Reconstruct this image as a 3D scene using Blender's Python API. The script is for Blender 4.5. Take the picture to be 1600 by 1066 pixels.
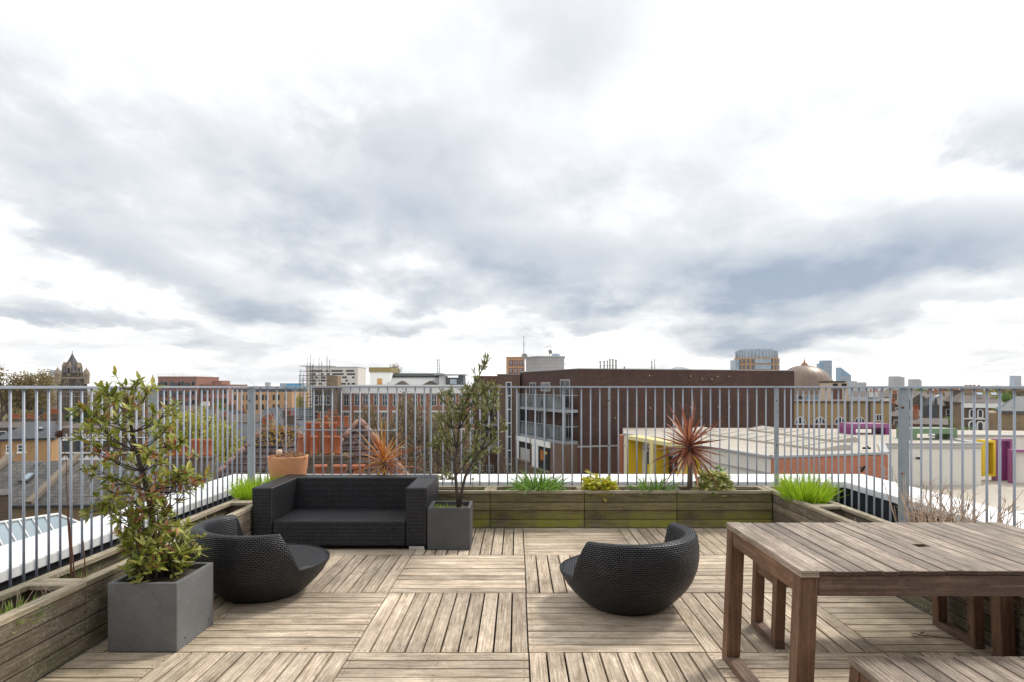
import bpy, math, random
from mathutils import Vector, Matrix
R = math.radians
random.seed(7)
scene = bpy.context.scene
for _o in list(bpy.data.objects):
    bpy.data.objects.remove(_o)
COL = scene.collection

# ------------------------------------------------------------------ camera
F = 961.0          # focal length in pixels of a 1600 px wide frame
CX, CY = 808.0, 604.0
H = 1.5            # eye height over the deck (deck top is z = 0)
G = -14.0          # street level
cam = bpy.data.cameras.new('camera')
camo = bpy.data.objects.new('camera', cam); COL.objects.link(camo)
camo.location = (0, 0, H); camo.rotation_euler = (R(90), 0, 0)
cam.sensor_width = 36; cam.lens = F / 1600 * 36
cam.shift_x = (800 - CX) / 1600; cam.shift_y = (CY - 533) / 1600
cam.clip_start = 0.05; cam.clip_end = 20000
scene.camera = camo

scene.view_settings.view_transform = 'Standard'
scene.view_settings.look = 'None'
scene.view_settings.gamma = 1
scene.view_settings.exposure = 0.62
scene.render.engine = 'CYCLES'
scene.cycles.use_denoising = True
scene.cycles.max_bounces = 8
scene.cycles.transparent_max_bounces = 8

SUN_EL, SUN_AZ = R(48), R(50)      # azimuth clockwise from +Y
# ------------------------------------------------------------------ node helper
class NT:
    def __init__(s, nt): s.nt = nt; s.n = nt.nodes; s.l = nt.links
    def node(s, t, **kw):
        nd = s.n.new(t)
        for k, v in kw.items(): setattr(nd, k, v)
        return nd
    def put(s, sock, v):
        if hasattr(v, 'is_linked') or hasattr(v, 'links'): s.l.new(v, sock)
        elif isinstance(v, (tuple, list)) and sock.type == 'RGBA' and len(v) == 3: sock.default_value = (*v, 1)
        else: sock.default_value = v
    def m(s, op, a, b=0.0, c=0.0, clamp=False):
        nd = s.node('ShaderNodeMath', operation=op, use_clamp=clamp)
        s.put(nd.inputs[0], a); s.put(nd.inputs[1], b); s.put(nd.inputs[2], c)
        return nd.outputs[0]
    def mix(s, f, a, b, blend='MIX'):
        nd = s.node('ShaderNodeMix', data_type='RGBA', blend_type=blend)
        s.put(nd.inputs[0], f); s.put(nd.inputs[6], a); s.put(nd.inputs[7], b)
        return nd.outputs[2]
    def ramp(s, f, stops, interp='LINEAR'):
        nd = s.node('ShaderNodeValToRGB'); nd.color_ramp.interpolation = interp
        cr = nd.color_ramp
        while len(cr.elements) < len(stops): cr.elements.new(0.5)
        for e, (p, c) in zip(cr.elements, stops):
            e.position = p; e.color = (c, c, c, 1) if not isinstance(c, tuple) else (*c, 1)
        s.put(nd.inputs[0], f)
        return nd.outputs[0]
    def noise(s, vec, scale, detail=3, rough=.55, dist=0., w=None):
        nd = s.node('ShaderNodeTexNoise', noise_dimensions='4D' if w is not None else '3D')
        s.put(nd.inputs['Vector'], vec); s.put(nd.inputs['Scale'], scale)
        s.put(nd.inputs['Detail'], detail); s.put(nd.inputs['Roughness'], rough); s.put(nd.inputs['Distortion'], dist)
        if w is not None: s.put(nd.inputs['W'], w)
        return nd.outputs[0]
    def maprange(s, v, a, b, c=0., d=1., smooth=False):
        nd = s.node('ShaderNodeMapRange', interpolation_type='SMOOTHSTEP' if smooth else 'LINEAR')
        s.put(nd.inputs[0], v)
        for i, q in enumerate((a, b, c, d)): s.put(nd.inputs[i + 1], q)
        return nd.outputs[0]

# ------------------------------------------------------------------ world: sky with broken cloud
world = bpy.data.worlds.new('World'); scene.world = world; world.use_nodes = True
wt = NT(world.node_tree)
for nd in list(wt.n): wt.n.remove(nd)
sky = wt.node('ShaderNodeTexSky', sky_type='NISHITA', sun_disc=False)
sky.sun_elevation = SUN_EL; sky.sun_rotation = SUN_AZ; sky.air_density = 1.2; sky.dust_density = 1.5
tc = wt.node('ShaderNodeTexCoord')
sep = wt.node('ShaderNodeSeparateXYZ'); wt.l.new(tc.outputs['Generated'], sep.inputs[0])
dx, dy, dz = sep.outputs
az = wt.m('ARCTAN2', dx, dy)
el = wt.m('ARCSINE', dz)
dzp = wt.m('ADD', wt.m('MAXIMUM', dz, 0.0), 0.30)
pv = wt.node('ShaderNodeCombineXYZ')
wt.put(pv.inputs[0], wt.m('DIVIDE', dx, dzp)); wt.put(pv.inputs[1], wt.m('MULTIPLY', wt.m('DIVIDE', dy, dzp), 0.8))
n1 = wt.noise(pv.outputs[0], 1.5, 8, .56, .15)
n2 = wt.noise(pv.outputs[0], 4.6, 8, .60, .15)
n3 = wt.noise(pv.outputs[0], .55, 5, .5, .2)
# wobble for the edges of the cloud banks
wa = wt.m('MULTIPLY', wt.m('SUBTRACT', n2, .5), .34)
wb = wt.m('MULTIPLY', wt.m('SUBTRACT', n1, .5), .34)
azd = wt.m('ADD', az, wa)
eld = wt.m('ADD', el, wt.m('MULTIPLY', wb, .55))
def blob(px, py, w, h, a, slope=0.0):
    a0 = math.atan((px - CX) / F); e0 = math.atan((CY - py) / F * math.cos(a0))
    wz = w / F * math.cos(a0) ** 2; he = h / F * math.cos(a0)
    u = wt.m('SUBTRACT', azd, a0)
    v = wt.m('SUBTRACT', wt.m('SUBTRACT', eld, e0), wt.m('MULTIPLY', u, slope))
    u = wt.m('DIVIDE', u, wz)
    # flat, darker underside: falls off faster below than above
    vv = wt.m('DIVIDE', v, he)
    lo = wt.m('MULTIPLY', wt.m('LESS_THAN', vv, 0.0), .9)
    vv = wt.m('MULTIPLY', vv, wt.m('ADD', 1.0, lo))
    r = wt.m('SQRT', wt.m('ADD', wt.m('MULTIPLY', u, u), wt.m('MULTIPLY', vv, vv)))
    return wt.maprange(r, 1.25, .15, 0., a, True)
blobs = [(1440, 405, 360, 95, .70, 0.02), (1180, 455, 360, 80, .62, .08), (1230, 505, 260, 44, .48, .05),
         (1560, 240, 130, 60, .34, 0), (780, 430, 250, 70, .46, 0), (740, 475, 170, 34, .42, 0),
         (430, 480, 100, 34, .48, 0), (215, 425, 190, 60, .45, -.28), (120, 500, 260, 26, .55, -.16),
         (640, 350, 240, 100, .30, -.2), (600, 240, 120, 80, .22, 0), (920, 515, 75, 18, .45, 0), (625, 520, 65, 20, .40, .1),
         (330, 330, 460, 180, .32, -.1), (60, 300, 300, 180, .22, -.1), (850, 360, 420, 150, .22, 0), (560, 300, 300, 180, .18, 0), (1400, 460, 420, 80, .20, 0), (700, 530, 900, 34, .10, 0), (1300, 200, 150, 60, .06, 0), (1000, 440, 320, 80, .42, 0), (1130, 320, 300, 110, .22, 0), (1330, 180, 260, 90, .12, 0),
         (850, 70, 200, 130, .13, 0), (620, 190, 180, 130, .18, 0), (180, 190, 260, 90, .18, -.1), (1540, 230, 200, 90, .24, 0), (250, 450, 300, 70, .25, -.15), (1450, 560, 200, 14, .14, 0), (250, 560, 200, 12, .10, 0), (1500, 480, 150, 22, .30, .05)]
tot = None
for b in blobs:
    q = blob(*b)
    tot = q if tot is None else wt.m('SUBTRACT', wt.m('ADD', tot, q), wt.m('MULTIPLY', tot, q))
# general cloud texture, stronger in the middle of the sky, gone high up
band = wt.m('MULTIPLY', wt.maprange(el, .0, .10, .35, 1, True), wt.maprange(el, .52, .22, 0.12, 1, True))
win = wt.m('MINIMUM', wt.m('ADD', wt.m('MULTIPLY', tot, 3.2), .10), 1.0)
win = wt.m('MULTIPLY', win, wt.maprange(el, -.01, .03, .5, 1, True))
bil = wt.m('ADD', wt.m('MULTIPLY', wt.m('SUBTRACT', n1, .5), 1.25), wt.m('MULTIPLY', wt.m('SUBTRACT', n2, .5), .75))
tot = wt.m('ADD', tot, wt.m('MULTIPLY', bil, win))
tot = wt.m('ADD', tot, wt.m('MULTIPLY', wt.maprange(n1, .5, .7, 0, .22), band))
hi = wt.m('MULTIPLY', wt.maprange(n3, .36, .60, 0, .30), wt.maprange(n1, .38, .62, .25, 1.))
tot = wt.m('ADD', tot, wt.m('MULTIPLY', hi, wt.maprange(el, .28, .42, 0, 1, True)))
lowv = wt.node('ShaderNodeCombineXYZ'); wt.put(lowv.inputs[0], wt.m('MULTIPLY', az, 5.)); wt.put(lowv.inputs[1], wt.m('MULTIPLY', el, 26.))
n4 = wt.noise(lowv.outputs[0], 1., 6, .6, .3)
tot = wt.m('ADD', tot, wt.m('MULTIPLY', wt.maprange(n4, .47, .68, 0, .30), wt.maprange(el, .16, .08, 0, 1, True)))
tot = wt.m('MULTIPLY', wt.maprange(tot, .05, .95, 0., 1.), .95, clamp=True)
ccol = wt.ramp(tot, [(0, (1.0, 1.0, 1.0)), (.09, (.665, .675, .685)), (.22, (.565, .58, .60)), (.48, (.43, .457, .495)), (.75, (.305, .35, .415)), (1, (.19, .245, .335))])
gain = wt.maprange(el, .05, .7, 1.03, 1.0, True)
ccol = wt.mix(1.0, ccol, wt.mix(1.0, (10, 10, 10), gain, 'MULTIPLY'), 'MULTIPLY')
fin = wt.mix(.95, sky.outputs[0], ccol)
# below the horizon: dull ground tone
fin = wt.mix(wt.maprange(dz, -.02, -.004, 1, 0), fin, (2.5, 2.5, 2.4))
bg = wt.node('ShaderNodeBackground'); wt.put(bg.inputs[0], fin); bg.inputs[1].default_value = .1
wo = wt.node('ShaderNodeOutputWorld'); wt.l.new(bg.outputs[0], wo.inputs[0])
world.cycles.sampling_method = 'MANUAL'; world.cycles.sample_map_resolution = 512

sun = bpy.data.lights.new('sun', 'SUN'); sun.energy = 1.5; sun.angle = R(10); sun.color = (1, .95, .87)
suno = bpy.data.objects.new('sun', sun); COL.objects.link(suno)
suno.rotation_euler = (R(90) - SUN_EL, 0, -SUN_AZ + math.pi)
_d = Vector((math.sin(SUN_AZ) * math.cos(SUN_EL), math.cos(SUN_AZ) * math.cos(SUN_EL), math.sin(SUN_EL)))
suno.rotation_euler = _d.to_track_quat('Z', 'Y').to_euler()

# ------------------------------------------------------------------ mesh helper
class MB:
    def __init__(s): s.v = []; s.f = []; s.u = []; s.sm = []; s.M = None; s.g = None
    def add(s, pts):
        i = len(s.v)
        for p in pts:
            p = Vector(p)
            s.v.append(s.M @ p if s.M else p)
        return i
    def fc(s, idx, uv=None, sm=False):
        s.f.append(idx); s.u.append(uv if uv else s.g); s.sm.append(sm)
    def face(s, pts, uv=None):
        i = s.add(pts); s.fc(tuple(range(i, i + len(pts))), uv)
    def box(s, x0, x1, y0, y1, z0, z1, g=None):
        if x0 > x1: x0, x1 = x1, x0
        if y0 > y1: y0, y1 = y1, y0
        if z0 > z1: z0, z1 = z1, z0
        i = s.add([(x0, y0, z0), (x1, y0, z0), (x1, y1, z0), (x0, y1, z0), (x0, y0, z1), (x1, y0, z1), (x1, y1, z1), (x0, y1, z1)])
        for f in ((0, 3, 2, 1), (4, 5, 6, 7), (0, 1, 5, 4), (1, 2, 6, 5), (2, 3, 7, 6), (3, 0, 4, 7)):
            s.fc(tuple(i + k for k in f), g)
        return s
    def hexa(s, b, t, g=None):
        """solid from bottom ring b and top ring t (same count, counter-clockwise from above)"""
        n = len(b); i = s.add(list(b) + list(t))
        s.fc(tuple(i + k for k in range(n))[::-1], g); s.fc(tuple(i + n + k for k in range(n)), g)
        for k in range(n):
            j = (k + 1) % n
            s.fc((i + k, i + j, i + n + j, i + n + k), g)
        return s
    def tube(s, pts, rad, n=6, cap=True):
        pts = [Vector(p) for p in pts]
        if not isinstance(rad, (list, tuple)): rad = [rad] * len(pts)
        t0 = (pts[1] - pts[0]).normalized()
        a = Vector((0, 0, 1)) if abs(t0.z) < .9 else Vector((1, 0, 0))
        nrm = t0.cross(a).normalized(); rings = []; L = 0
        for k, p in enumerate(pts):
            t = (pts[min(k + 1, len(pts) - 1)] - pts[max(k - 1, 0)]).normalized()
            nrm = (nrm - t * nrm.dot(t)).normalized(); b = t.cross(nrm)
            if k: L += (p - pts[k - 1]).length
            i = s.add([p + (nrm * math.cos(6.28318 * q / n) + b * math.sin(6.28318 * q / n)) * rad[k] for q in range(n)])
            rings.append((i, L))
        for (i, l0), (j, l1) in zip(rings, rings[1:]):
            for q in range(n):
                q2 = (q + 1) % n
                c = 6.283 * rad[0] / n
                s.fc((i + q, i + q2, j + q2, j + q), [(l0, q * c), (l0, (q + 1) * c), (l1, (q + 1) * c), (l1, q * c)], True)
        if cap:
            s.fc(tuple(rings[0][0] + q for q in range(n))[::-1]); s.fc(tuple(rings[-1][0] + q for q in range(n)))
        return s
    def lathe(s, prof, cx=0, cy=0, n=24, sm=True, cap=True):
        rings = []; L = 0
        for k, (r, z) in enumerate(prof):
            if k: L += math.hypot(r - prof[k - 1][0], z - prof[k - 1][1])
            rings.append((s.add([(cx + r * math.cos(6.283185 * q / n), cy + r * math.sin(6.283185 * q / n), z) for q in range(n)]), L))
        for (i, l0), (j, l1) in zip(rings, rings[1:]):
            for q in range(n):
                q2 = (q + 1) % n; c = 6.283 / n * max(p[0] for p in prof)
                s.fc((i + q, i + q2, j + q2, j + q), [(q * c, l0), (q * c + c, l0), (q * c + c, l1), (q * c, l1)], sm)
        if cap:
            s.fc(tuple(rings[0][0] + q for q in range(n))[::-1]); s.fc(tuple(rings[-1][0] + q for q in range(n)))
        return s
    def leaf(s, p, d, nrm, L, W, fold=.15, bend=0.):
        """leaf of two halves along a midrib, six vertices"""
        d = d.normalized(); side = d.cross(nrm)
        side = side.normalized() if side.length > 1e-4 else Vector((1, 0, 0))
        n2 = side.cross(d)
        if L < .05 or L > .12:
            i = s.add([p, p + d * L * .42 + side * W * .5 + n2 * L * .02, p + d * L * .45 - n2 * W * fold, p + d * L * .42 - side * W * .5 + n2 * L * .02, p + d * L - n2 * L * bend])
            s.fc((i, i + 1, i + 2)); s.fc((i, i + 2, i + 3)); s.fc((i + 1, i + 4, i + 2)); s.fc((i + 2, i + 4, i + 3)); return
        m1, m2 = p + d * L * .34 - n2 * (W * fold + L * bend * .15), p + d * L * .68 - n2 * (W * fold * .8 + L * bend * .5)
        e1, e2 = side * W * .5 + n2 * W * fold, side * W * .40 + n2 * W * fold * .8
        i = s.add([p, m1, m2, p + d * L - n2 * L * bend, m1 + e1, m2 + e2, m1 - side * W * .5 + n2 * W * fold, m2 - side * W * .4 + n2 * W * fold * .8])
        s.fc((i, i + 4, i + 1)); s.fc((i + 4, i + 5, i + 2, i + 1)); s.fc((i + 5, i + 3, i + 2)); s.fc((i, i + 1, i + 6)); s.fc((i + 1, i + 2, i + 7, i + 6)); s.fc((i + 2, i + 3, i + 7))
    def blade(s, p, d, L, W, droop=.5, seg=5, twist=0., keel=.2):
        """long strap leaf"""
        d = Vector(d).normalized(); side = d.cross(Vector((0, 0, 1)))
        side = side.normalized() if side.length > 1e-3 else Vector((1, 0, 0))
        side = Matrix.Rotation(twist, 3, d) @ side
        p = Vector(p); ids = []
        for k in range(seg + 1):
            t = k / seg
            w = W * (.55 + .9 * t - .2 * t * t if t < .35 else .82 * (1 - ((t - .35) / .65) ** 1.7) + .02)
            nn = side.cross(d)
            ids.append(s.add([p + side * w * .5, p - nn * w * keel, p - side * w * .5]))
            d2 = (d + Vector((0, 0, -1)) * droop / seg * (.4 + 1.2 * t)).normalized()
            p = p + (d + d2).normalized() * L / seg; d = d2
        for a, b in zip(ids, ids[1:]):
            s.fc((a, a + 1, b + 1, b), None, True); s.fc((a + 1, a + 2, b + 2, b + 1), None, True)
    def build(s, name, mat, parent=None, bevel=0., seg=2, loc=None, smooth_all=False):
        me = bpy.data.meshes.new(name)
        me.from_pydata([tuple(v) for v in s.v], [], s.f)
        uvl = me.uv_layers.new(name='UVMap'); data = [0.0] * (2 * len(me.loops))
        vs = s.v; li = 0
        for k, poly in enumerate(me.polygons):
            u = s.u[k]; idx = s.f[k]
            if isinstance(u, list):
                for q in range(len(idx)): data[2 * li] = u[q][0]; data[2 * li + 1] = u[q][1]; li += 1
            else:
                n = poly.normal
                if isinstance(u, str):           # grain along an axis
                    ax = 'xyz'.index(u); dr = [abs(n[0]), abs(n[1]), abs(n[2])]; dr[ax] = -1
                    ot = [0, 1, 2]; ot.remove(ax)
                    bx = ot[0] if abs(n[ot[0]]) < abs(n[ot[1]]) else ot[1]
                    for i in idx: data[2 * li] = vs[i][ax]; data[2 * li + 1] = vs[i][bx] + (.37 if bx == 2 else 0); li += 1
                elif abs(n.z) > .92:
                    for i in idx: data[2 * li] = vs[i].x; data[2 * li + 1] = vs[i].y; li += 1
                else:
                    t = Vector((-n.y, n.x, 0)).normalized(); b = n.cross(t)
                    for i in idx: data[2 * li] = vs[i].dot(t); data[2 * li + 1] = vs[i].dot(b); li += 1
        uvl.data.foreach_set('uv', data)
        me.polygons.foreach_set('use_smooth', [True] * len(s.f) if smooth_all else s.sm)
        if isinstance(mat, (list, tuple)):
            for q in mat: me.materials.append(q)
        else: me.materials.append(mat)
        me.update()
        o = bpy.data.objects.new(name, me); COL.objects.link(o)
        if parent: o.parent = parent
        if loc: o.location = loc
        if bevel:
            b = o.modifiers.new('bevel', 'BEVEL'); b.width = bevel; b.segments = seg; b.limit_method = 'ANGLE'; b.angle_limit = R(40)
        return o

def empty(name, label, cat, loc=(0, 0, 0), rz=0., group=None):
    o = bpy.data.objects.new(name, None); COL.objects.link(o)
    o.location = loc; o.rotation_euler = (0, 0, rz); o.empty_display_size = .2
    return tag(o, label, cat, group)
def tag(o, label=None, cat=None, group=None, kind=None):
    if label: o['label'] = label
    if cat: o['category'] = cat
    if group: o['group'] = group
    if kind: o['kind'] = kind
    return o
def copy_tree(o, parent=None):
    c = o.copy(); COL.objects.link(c); c.parent = parent
    for ch in list(o.children): copy_tree(ch, c)
    return c
def at(px, d): return (px - CX) * d / F
def zz(y, d): return H - (y - CY) * d / F
def P3(px, y, d): return Vector((at(px, d), d, zz(y, d)))

# ------------------------------------------------------------------ materials
def newmat(name):
    m = bpy.data.materials.new(name); m.use_nodes = True
    t = NT(m.node_tree); b = t.n['Principled BSDF']
    return m, t, b
def uvn(t): return t.node('ShaderNodeTexCoord').outputs['UV']
def objn(t): return t.node('ShaderNodeTexCoord').outputs['Object']
def scaled(t, vec, x, y, z=1.):
    nd = t.node('ShaderNodeVectorMath', operation='MULTIPLY'); t.put(nd.inputs[0], vec); nd.inputs[1].default_value = (x, y, z)
    return nd.outputs[0]
def bump(t, b, h, dist=.01, strength=1.):
    nd = t.node('ShaderNodeBump'); t.put(nd.inputs['Height'], h); nd.inputs['Distance'].default_value = dist
    nd.inputs['Strength'].default_value = strength; t.l.new(nd.outputs[0], b.inputs['Normal'])
def rnd(t): return t.node('ShaderNodeNewGeometry').outputs['Random Per Island']
def dark(c, k): return tuple(x * k for x in c)

def plain(name, col, rough=.6, metal=0., var=.18, scale=3., bmp=0., spec=None, fine=40.):
    m, t, b = newmat(name); v = objn(t)
    n = t.noise(v, scale, 5, .6); f = t.noise(v, fine, 3, .6)
    k = t.m('ADD', t.m('MULTIPLY', t.m('SUBTRACT', n, .5), 2.2 * var), t.m('MULTIPLY', t.m('SUBTRACT', f, .5), 1.2 * var))
    t.put(b.inputs['Base Color'], t.mix(1., col, t.m('ADD', 1.0, k), 'MULTIPLY'))
    t.put(b.inputs['Roughness'], t.m('ADD', rough, t.m('MULTIPLY', t.m('SUBTRACT', n, .5), .15)))
    b.inputs['Metallic'].default_value = metal
    if spec is not None: b.inputs['Specular IOR Level'].default_value = spec
    if bmp: bump(t, b, f, bmp)
    return m
def brick(name, c1, c2, mortar, bw=.225, bh=.075, ms=.012, rough=.85, stain=.5, bmp=.004, off=.5, scale=1., c3=None):
    m, t, b = newmat(name); v = scaled(t, uvn(t), scale, scale)
    nd = t.node('ShaderNodeTexBrick'); nd.offset = off
    t.put(nd.inputs['Vector'], v); t.put(nd.inputs['Color1'], c1); t.put(nd.inputs['Color2'], c2); t.put(nd.inputs['Mortar'], mortar)
    nd.inputs['Scale'].default_value = 1; nd.inputs['Mortar Size'].default_value = ms; nd.inputs['Brick Width'].default_value = bw
    nd.inputs['Row Height'].default_value = bh; nd.inputs['Mortar Smooth'].default_value = .2; nd.inputs['Bias'].default_value = -.1
    c = nd.outputs[0]
    if c3: c = t.mix(t.maprange(t.noise(v, 5.5, 2, .7), .55, .62), c, c3)
    st = t.maprange(t.noise(v, .35, 5, .65), .3, .7, 1 - stain * .55, 1 + stain * .35)
    c = t.mix(1., c, st, 'MULTIPLY')
    st2 = t.maprange(t.noise(scaled(t, v, 2.2, .25), 1., 4, .6), .35, .7, 1., 1 - stain * .35)
    t.put(b.inputs['Base Color'], t.mix(1., c, st2, 'MULTIPLY'))
    b.inputs['Roughness'].default_value = rough
    bump(t, b, nd.outputs['Fac'], -bmp if bmp else 0.)
    return m
def wood(name, ca, cb, cc, grain=55., rough=.75, blot=.5, island=.3, bmp=.002, moss=None, moss_z=.3, lichen=0., mott=.30, algae=0.):
    m, t, b = newmat(name); uv = uvn(t); r = rnd(t); w = t.m('MULTIPLY', r, 37.)
    g = t.noise(scaled(t, uv, 2.6, grain * 2.6), 1., 4, .6, .3, w)
    bl = t.noise(scaled(t, uv, 2.2, 7.), 1., 4, .6, .3, t.m('ADD', w, 5.))
    c = t.ramp(t.m('ADD', t.m('MULTIPLY', g, .72), t.m('MULTIPLY', bl, .28)), [(.31, ca), (.5, cb), (.68, cc)])
    kn = t.noise(scaled(t, uv, 5., 16.), 1., 2, .5, .0, t.m('ADD', w, 9.))
    c = t.mix(t.maprange(kn, .70, .78, 0, .7, True), c, dark(ca, .45))
    isl = t.maprange(r, 0, 1, 1 - island, 1 + island * .7)
    c = t.mix(1., c, isl, 'MULTIPLY')
    mo = t.m('ADD', t.m('MULTIPLY', t.noise(scaled(t, uv, 9., 26.), 1., 5, .7, .6, t.m('ADD', w, 3.)), .65), t.m('MULTIPLY', t.noise(scaled(t, uv, 60., 110.), 1., 3, .7, 0., w), .35))
    c = t.mix(1., c, t.maprange(mo, .36, .64, 1 - mott, 1 + mott), 'MULTIPLY')
    big = t.maprange(t.noise(objn(t), 1.3, 5, .65), .3, .72, 1 - blot * .45, 1 + blot * .22)
    c = t.mix(1., c, big, 'MULTIPLY')
    if moss:
        o = t.node('ShaderNodeSeparateXYZ'); t.l.new(objn(t), o.inputs[0])
        hz = t.maprange(o.outputs[2], 0., moss_z, 1., .25)
        mf = t.m('MULTIPLY', hz, t.maprange(t.noise(objn(t), 3.5, 6, .7), .38, .62, 0., 1.))
        c = t.mix(t.m('MULTIPLY', mf, .9), c, moss)
    if algae:
        o = t.node('ShaderNodeSeparateXYZ'); t.l.new(objn(t), o.inputs[0])
        ed = t.m('MAXIMUM', t.maprange(o.outputs[0], -1.2, -2.3, 0, 1, True), t.m('MAXIMUM', t.maprange(o.outputs[0], 1.3, 2.5, 0, 1, True), t.maprange(o.outputs[1], 5.6, 6.5, 0, .8, True)))
        am = t.m('MULTIPLY', ed, t.maprange(t.noise(objn(t), 2.2, 6, .7), .40, .62, .15, 1.))
        c = t.mix(t.m('MULTIPLY', am, algae), c, (.22, .20, .10))
        sp = t.maprange(t.noise(objn(t), 5.5, 6, .75), .60, .70, 0, .35); c = t.mix(sp, c, (.14, .105, .075))
    if lichen:
        lf = t.maprange(t.m('ADD', t.m('MULTIPLY', t.noise(objn(t), 70., 3, .6), .6), t.m('MULTIPLY', t.noise(objn(t), 4., 3, .6), .4)), .54, .60, 0, lichen)
        c = t.mix(lf, c, (.50, .50, .42))
    t.put(b.inputs['Base Color'], c); b.inputs['Roughness'].default_value = rough
    b.inputs['Specular IOR Level'].default_value = .35
    bump(t, b, g, bmp * .6)
    return m
def leafmat(name, stops, rough=.5, trans=.3, interp='LINEAR', vein=.0):
    m, t, b = newmat(name); r = rnd(t)
    c = t.ramp(r, stops, interp)
    c = t.mix(1., c, t.maprange(t.noise(objn(t), 9., 3, .6), .3, .7, .72, 1.28), 'MULTIPLY')
    t.put(b.inputs['Base Color'], c); b.inputs['Roughness'].default_value = rough
    b.inputs['Specular IOR Level'].default_value = .4
    tr = t.node('ShaderNodeBsdfTranslucent'); t.put(tr.inputs[0], c)
    mx = t.node('ShaderNodeMixShader'); mx.inputs[0].default_value = trans
    out = t.n['Material Output']
    t.l.new(b.outputs[0], mx.inputs[1]); t.l.new(tr.outputs[0], mx.inputs[2]); t.l.new(mx.outputs[0], out.inputs[0])
    return m
def weave(name):
    m, t, b = newmat(name); uv = uvn(t)
    nd = t.node('ShaderNodeTexBrick'); nd.offset = .5
    t.put(nd.inputs['Vector'], uv); t.put(nd.inputs['Color1'], (.015, .0155, .019)); t.put(nd.inputs['Color2'], (.034, .035, .042)); t.put(nd.inputs['Mortar'], (.002, .002, .002))
    nd.inputs['Scale'].default_value = 1; nd.inputs['Brick Width'].default_value = .024; nd.inputs['Row Height'].default_value = .0125
    nd.inputs['Mortar Size'].default_value = .0027; nd.inputs['Mortar Smooth'].default_value = .6
    t.put(b.inputs['Base Color'], t.mix(1., nd.outputs[0], t.maprange(t.noise(objn(t), 6., 3), .3, .7, .8, 1.25), 'MULTIPLY'))
    # each strand is rounded: a sine along the row height
    sp = t.node('ShaderNodeSeparateXYZ'); t.l.new(uv, sp.inputs[0])
    s1 = t.m('ABSOLUTE', t.m('SINE', t.m('MULTIPLY', sp.outputs[1], math.pi / .0125)))
    h = t.m('MULTIPLY', t.m('SUBTRACT', 1., nd.outputs['Fac']), t.m('ADD', .35, t.m('MULTIPLY', s1, .65)))
    b.inputs['Roughness'].default_value = .36
    t.put(b.inputs['Specular IOR Level'], t.m('MULTIPLY', t.m('SUBTRACT', 1., nd.outputs['Fac']), .65))
    bump(t, b, h, .004)
    return m
def glassy(name, col=(.05, .07, .09), rough=.12, spec=.8, var=.6):
    m, t, b = newmat(name)
    n = t.noise(objn(t), .6, 3, .6)
    t.put(b.inputs['Base Color'], t.mix(1., col, t.maprange(n, .3, .7, 1 - var, 1 + var), 'MULTIPLY'))
    b.inputs['Roughness'].default_value = rough; b.inputs['Specular IOR Level'].default_value = spec
    return m

M = {}
M['deck'] = wood('weathered deck board', (.15, .102, .064), (.53, .425, .315), (.82, .70, .56), 52., .8, .8, .24, .0015, algae=.38)
M['deck_gap'] = plain('dark under deck', (.02, .018, .015), .9)
M['box_side'] = wood('weathered planter board', (.070, .052, .036), (.18, .142, .104), (.33, .27, .205), 42., .85, .7, .3, .003, (.075, .078, .030), .20, .25)
M['box_back'] = wood('mossy planter board', (.060, .048, .028), (.15, .122, .072), (.25, .21, .135), 36., .85, .7, .25, .003, (.26, .26, .03), .21, 0., .3)
M['box_rim'] = wood('pale planter rim', (.15, .12, .078), (.36, .30, .21), (.54, .47, .35), 45., .85, .6, .25, .003, None, .3, .3)
M['teak_top'] = wood('weathered table top', (.095, .068, .050), (.27, .205, .155), (.58, .50, .41), 60., .62, .9, .34, .002, None, .3, 0., .38)
M['teak_end'] = plain('dark slat end', (.085, .050, .036), .8, 0, .3, 12.)
M['teak'] = wood('oiled brown timber', (.085, .043, .025), (.17, .092, .055), (.25, .145, .09), 50., .55, .6, .2, .001)
M['teak_grey'] = wood('grey brown timber', (.075, .042, .028), (.15, .092, .066), (.24, .165, .125), 50., .6, .7, .2, .001)
M['soil'] = plain('planter soil', (.07, .05, .032), .95, 0, .5, 9, .01)
M['weave'] = weave('black woven resin')
M['galv'] = plain('galvanised steel', (.33, .365, .42), .45, .15, .12, 5., 0, None, 60)
M['galv_post'] = plain('dull galvanised post', (.30, .335, .36), .5, .3, .25, 7.)
M['rust'] = plain('rust', (.16, .06, .03), .8)
M['white_top'] = plain('white coping', (.80, .80, .79), .5, 0, .06, 2.)
M['black_mem'] = plain('black roofing membrane', (.012, .013, .017), .7)
M['fibre'] = plain('grey fibre cement', (.145, .145, .148), .7, 0, .34, 7., .002)
M['fibre_dark'] = plain('dark fibre cement', (.072, .072, .074), .65, 0, .28, 4., .002)
M['terracotta'] = plain('terracotta', (.58, .27, .13), .75, 0, .2, 6.)
M['alu'] = plain('brushed metal foot', (.6, .6, .58), .35, .6, .1)
M['bark'] = plain('shrub bark', (.060, .045, .038), .9, 0, .4, 20., .004)
M['twig'] = plain('dry twig', (.50, .37, .27), .85, 0, .4, 12.)
M['stem'] = plain('red brown stem', (.16, .07, .04), .8, 0, .3, 12.)
G1 = (.085, .105, .018); G2 = (.16, .175, .035); G3 = (.24, .25, .06); YL = (.42, .33, .04); RU = (.32, .115, .045); R2 = (.20, .06, .03)
M['leaf_shrub'] = leafmat('bay leaf', [(0, (.11, .14, .02)), (.3, (.22, .26, .035)), (.65, (.36, .38, .06)), (.90, (.50, .48, .15)), (.97, YL), (1, RU)], .38, .3)
M['leaf_rust'] = leafmat('rusty leaf', [(0, R2), (.5, RU), (1, (.45, .22, .12))], .5, .25)
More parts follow.
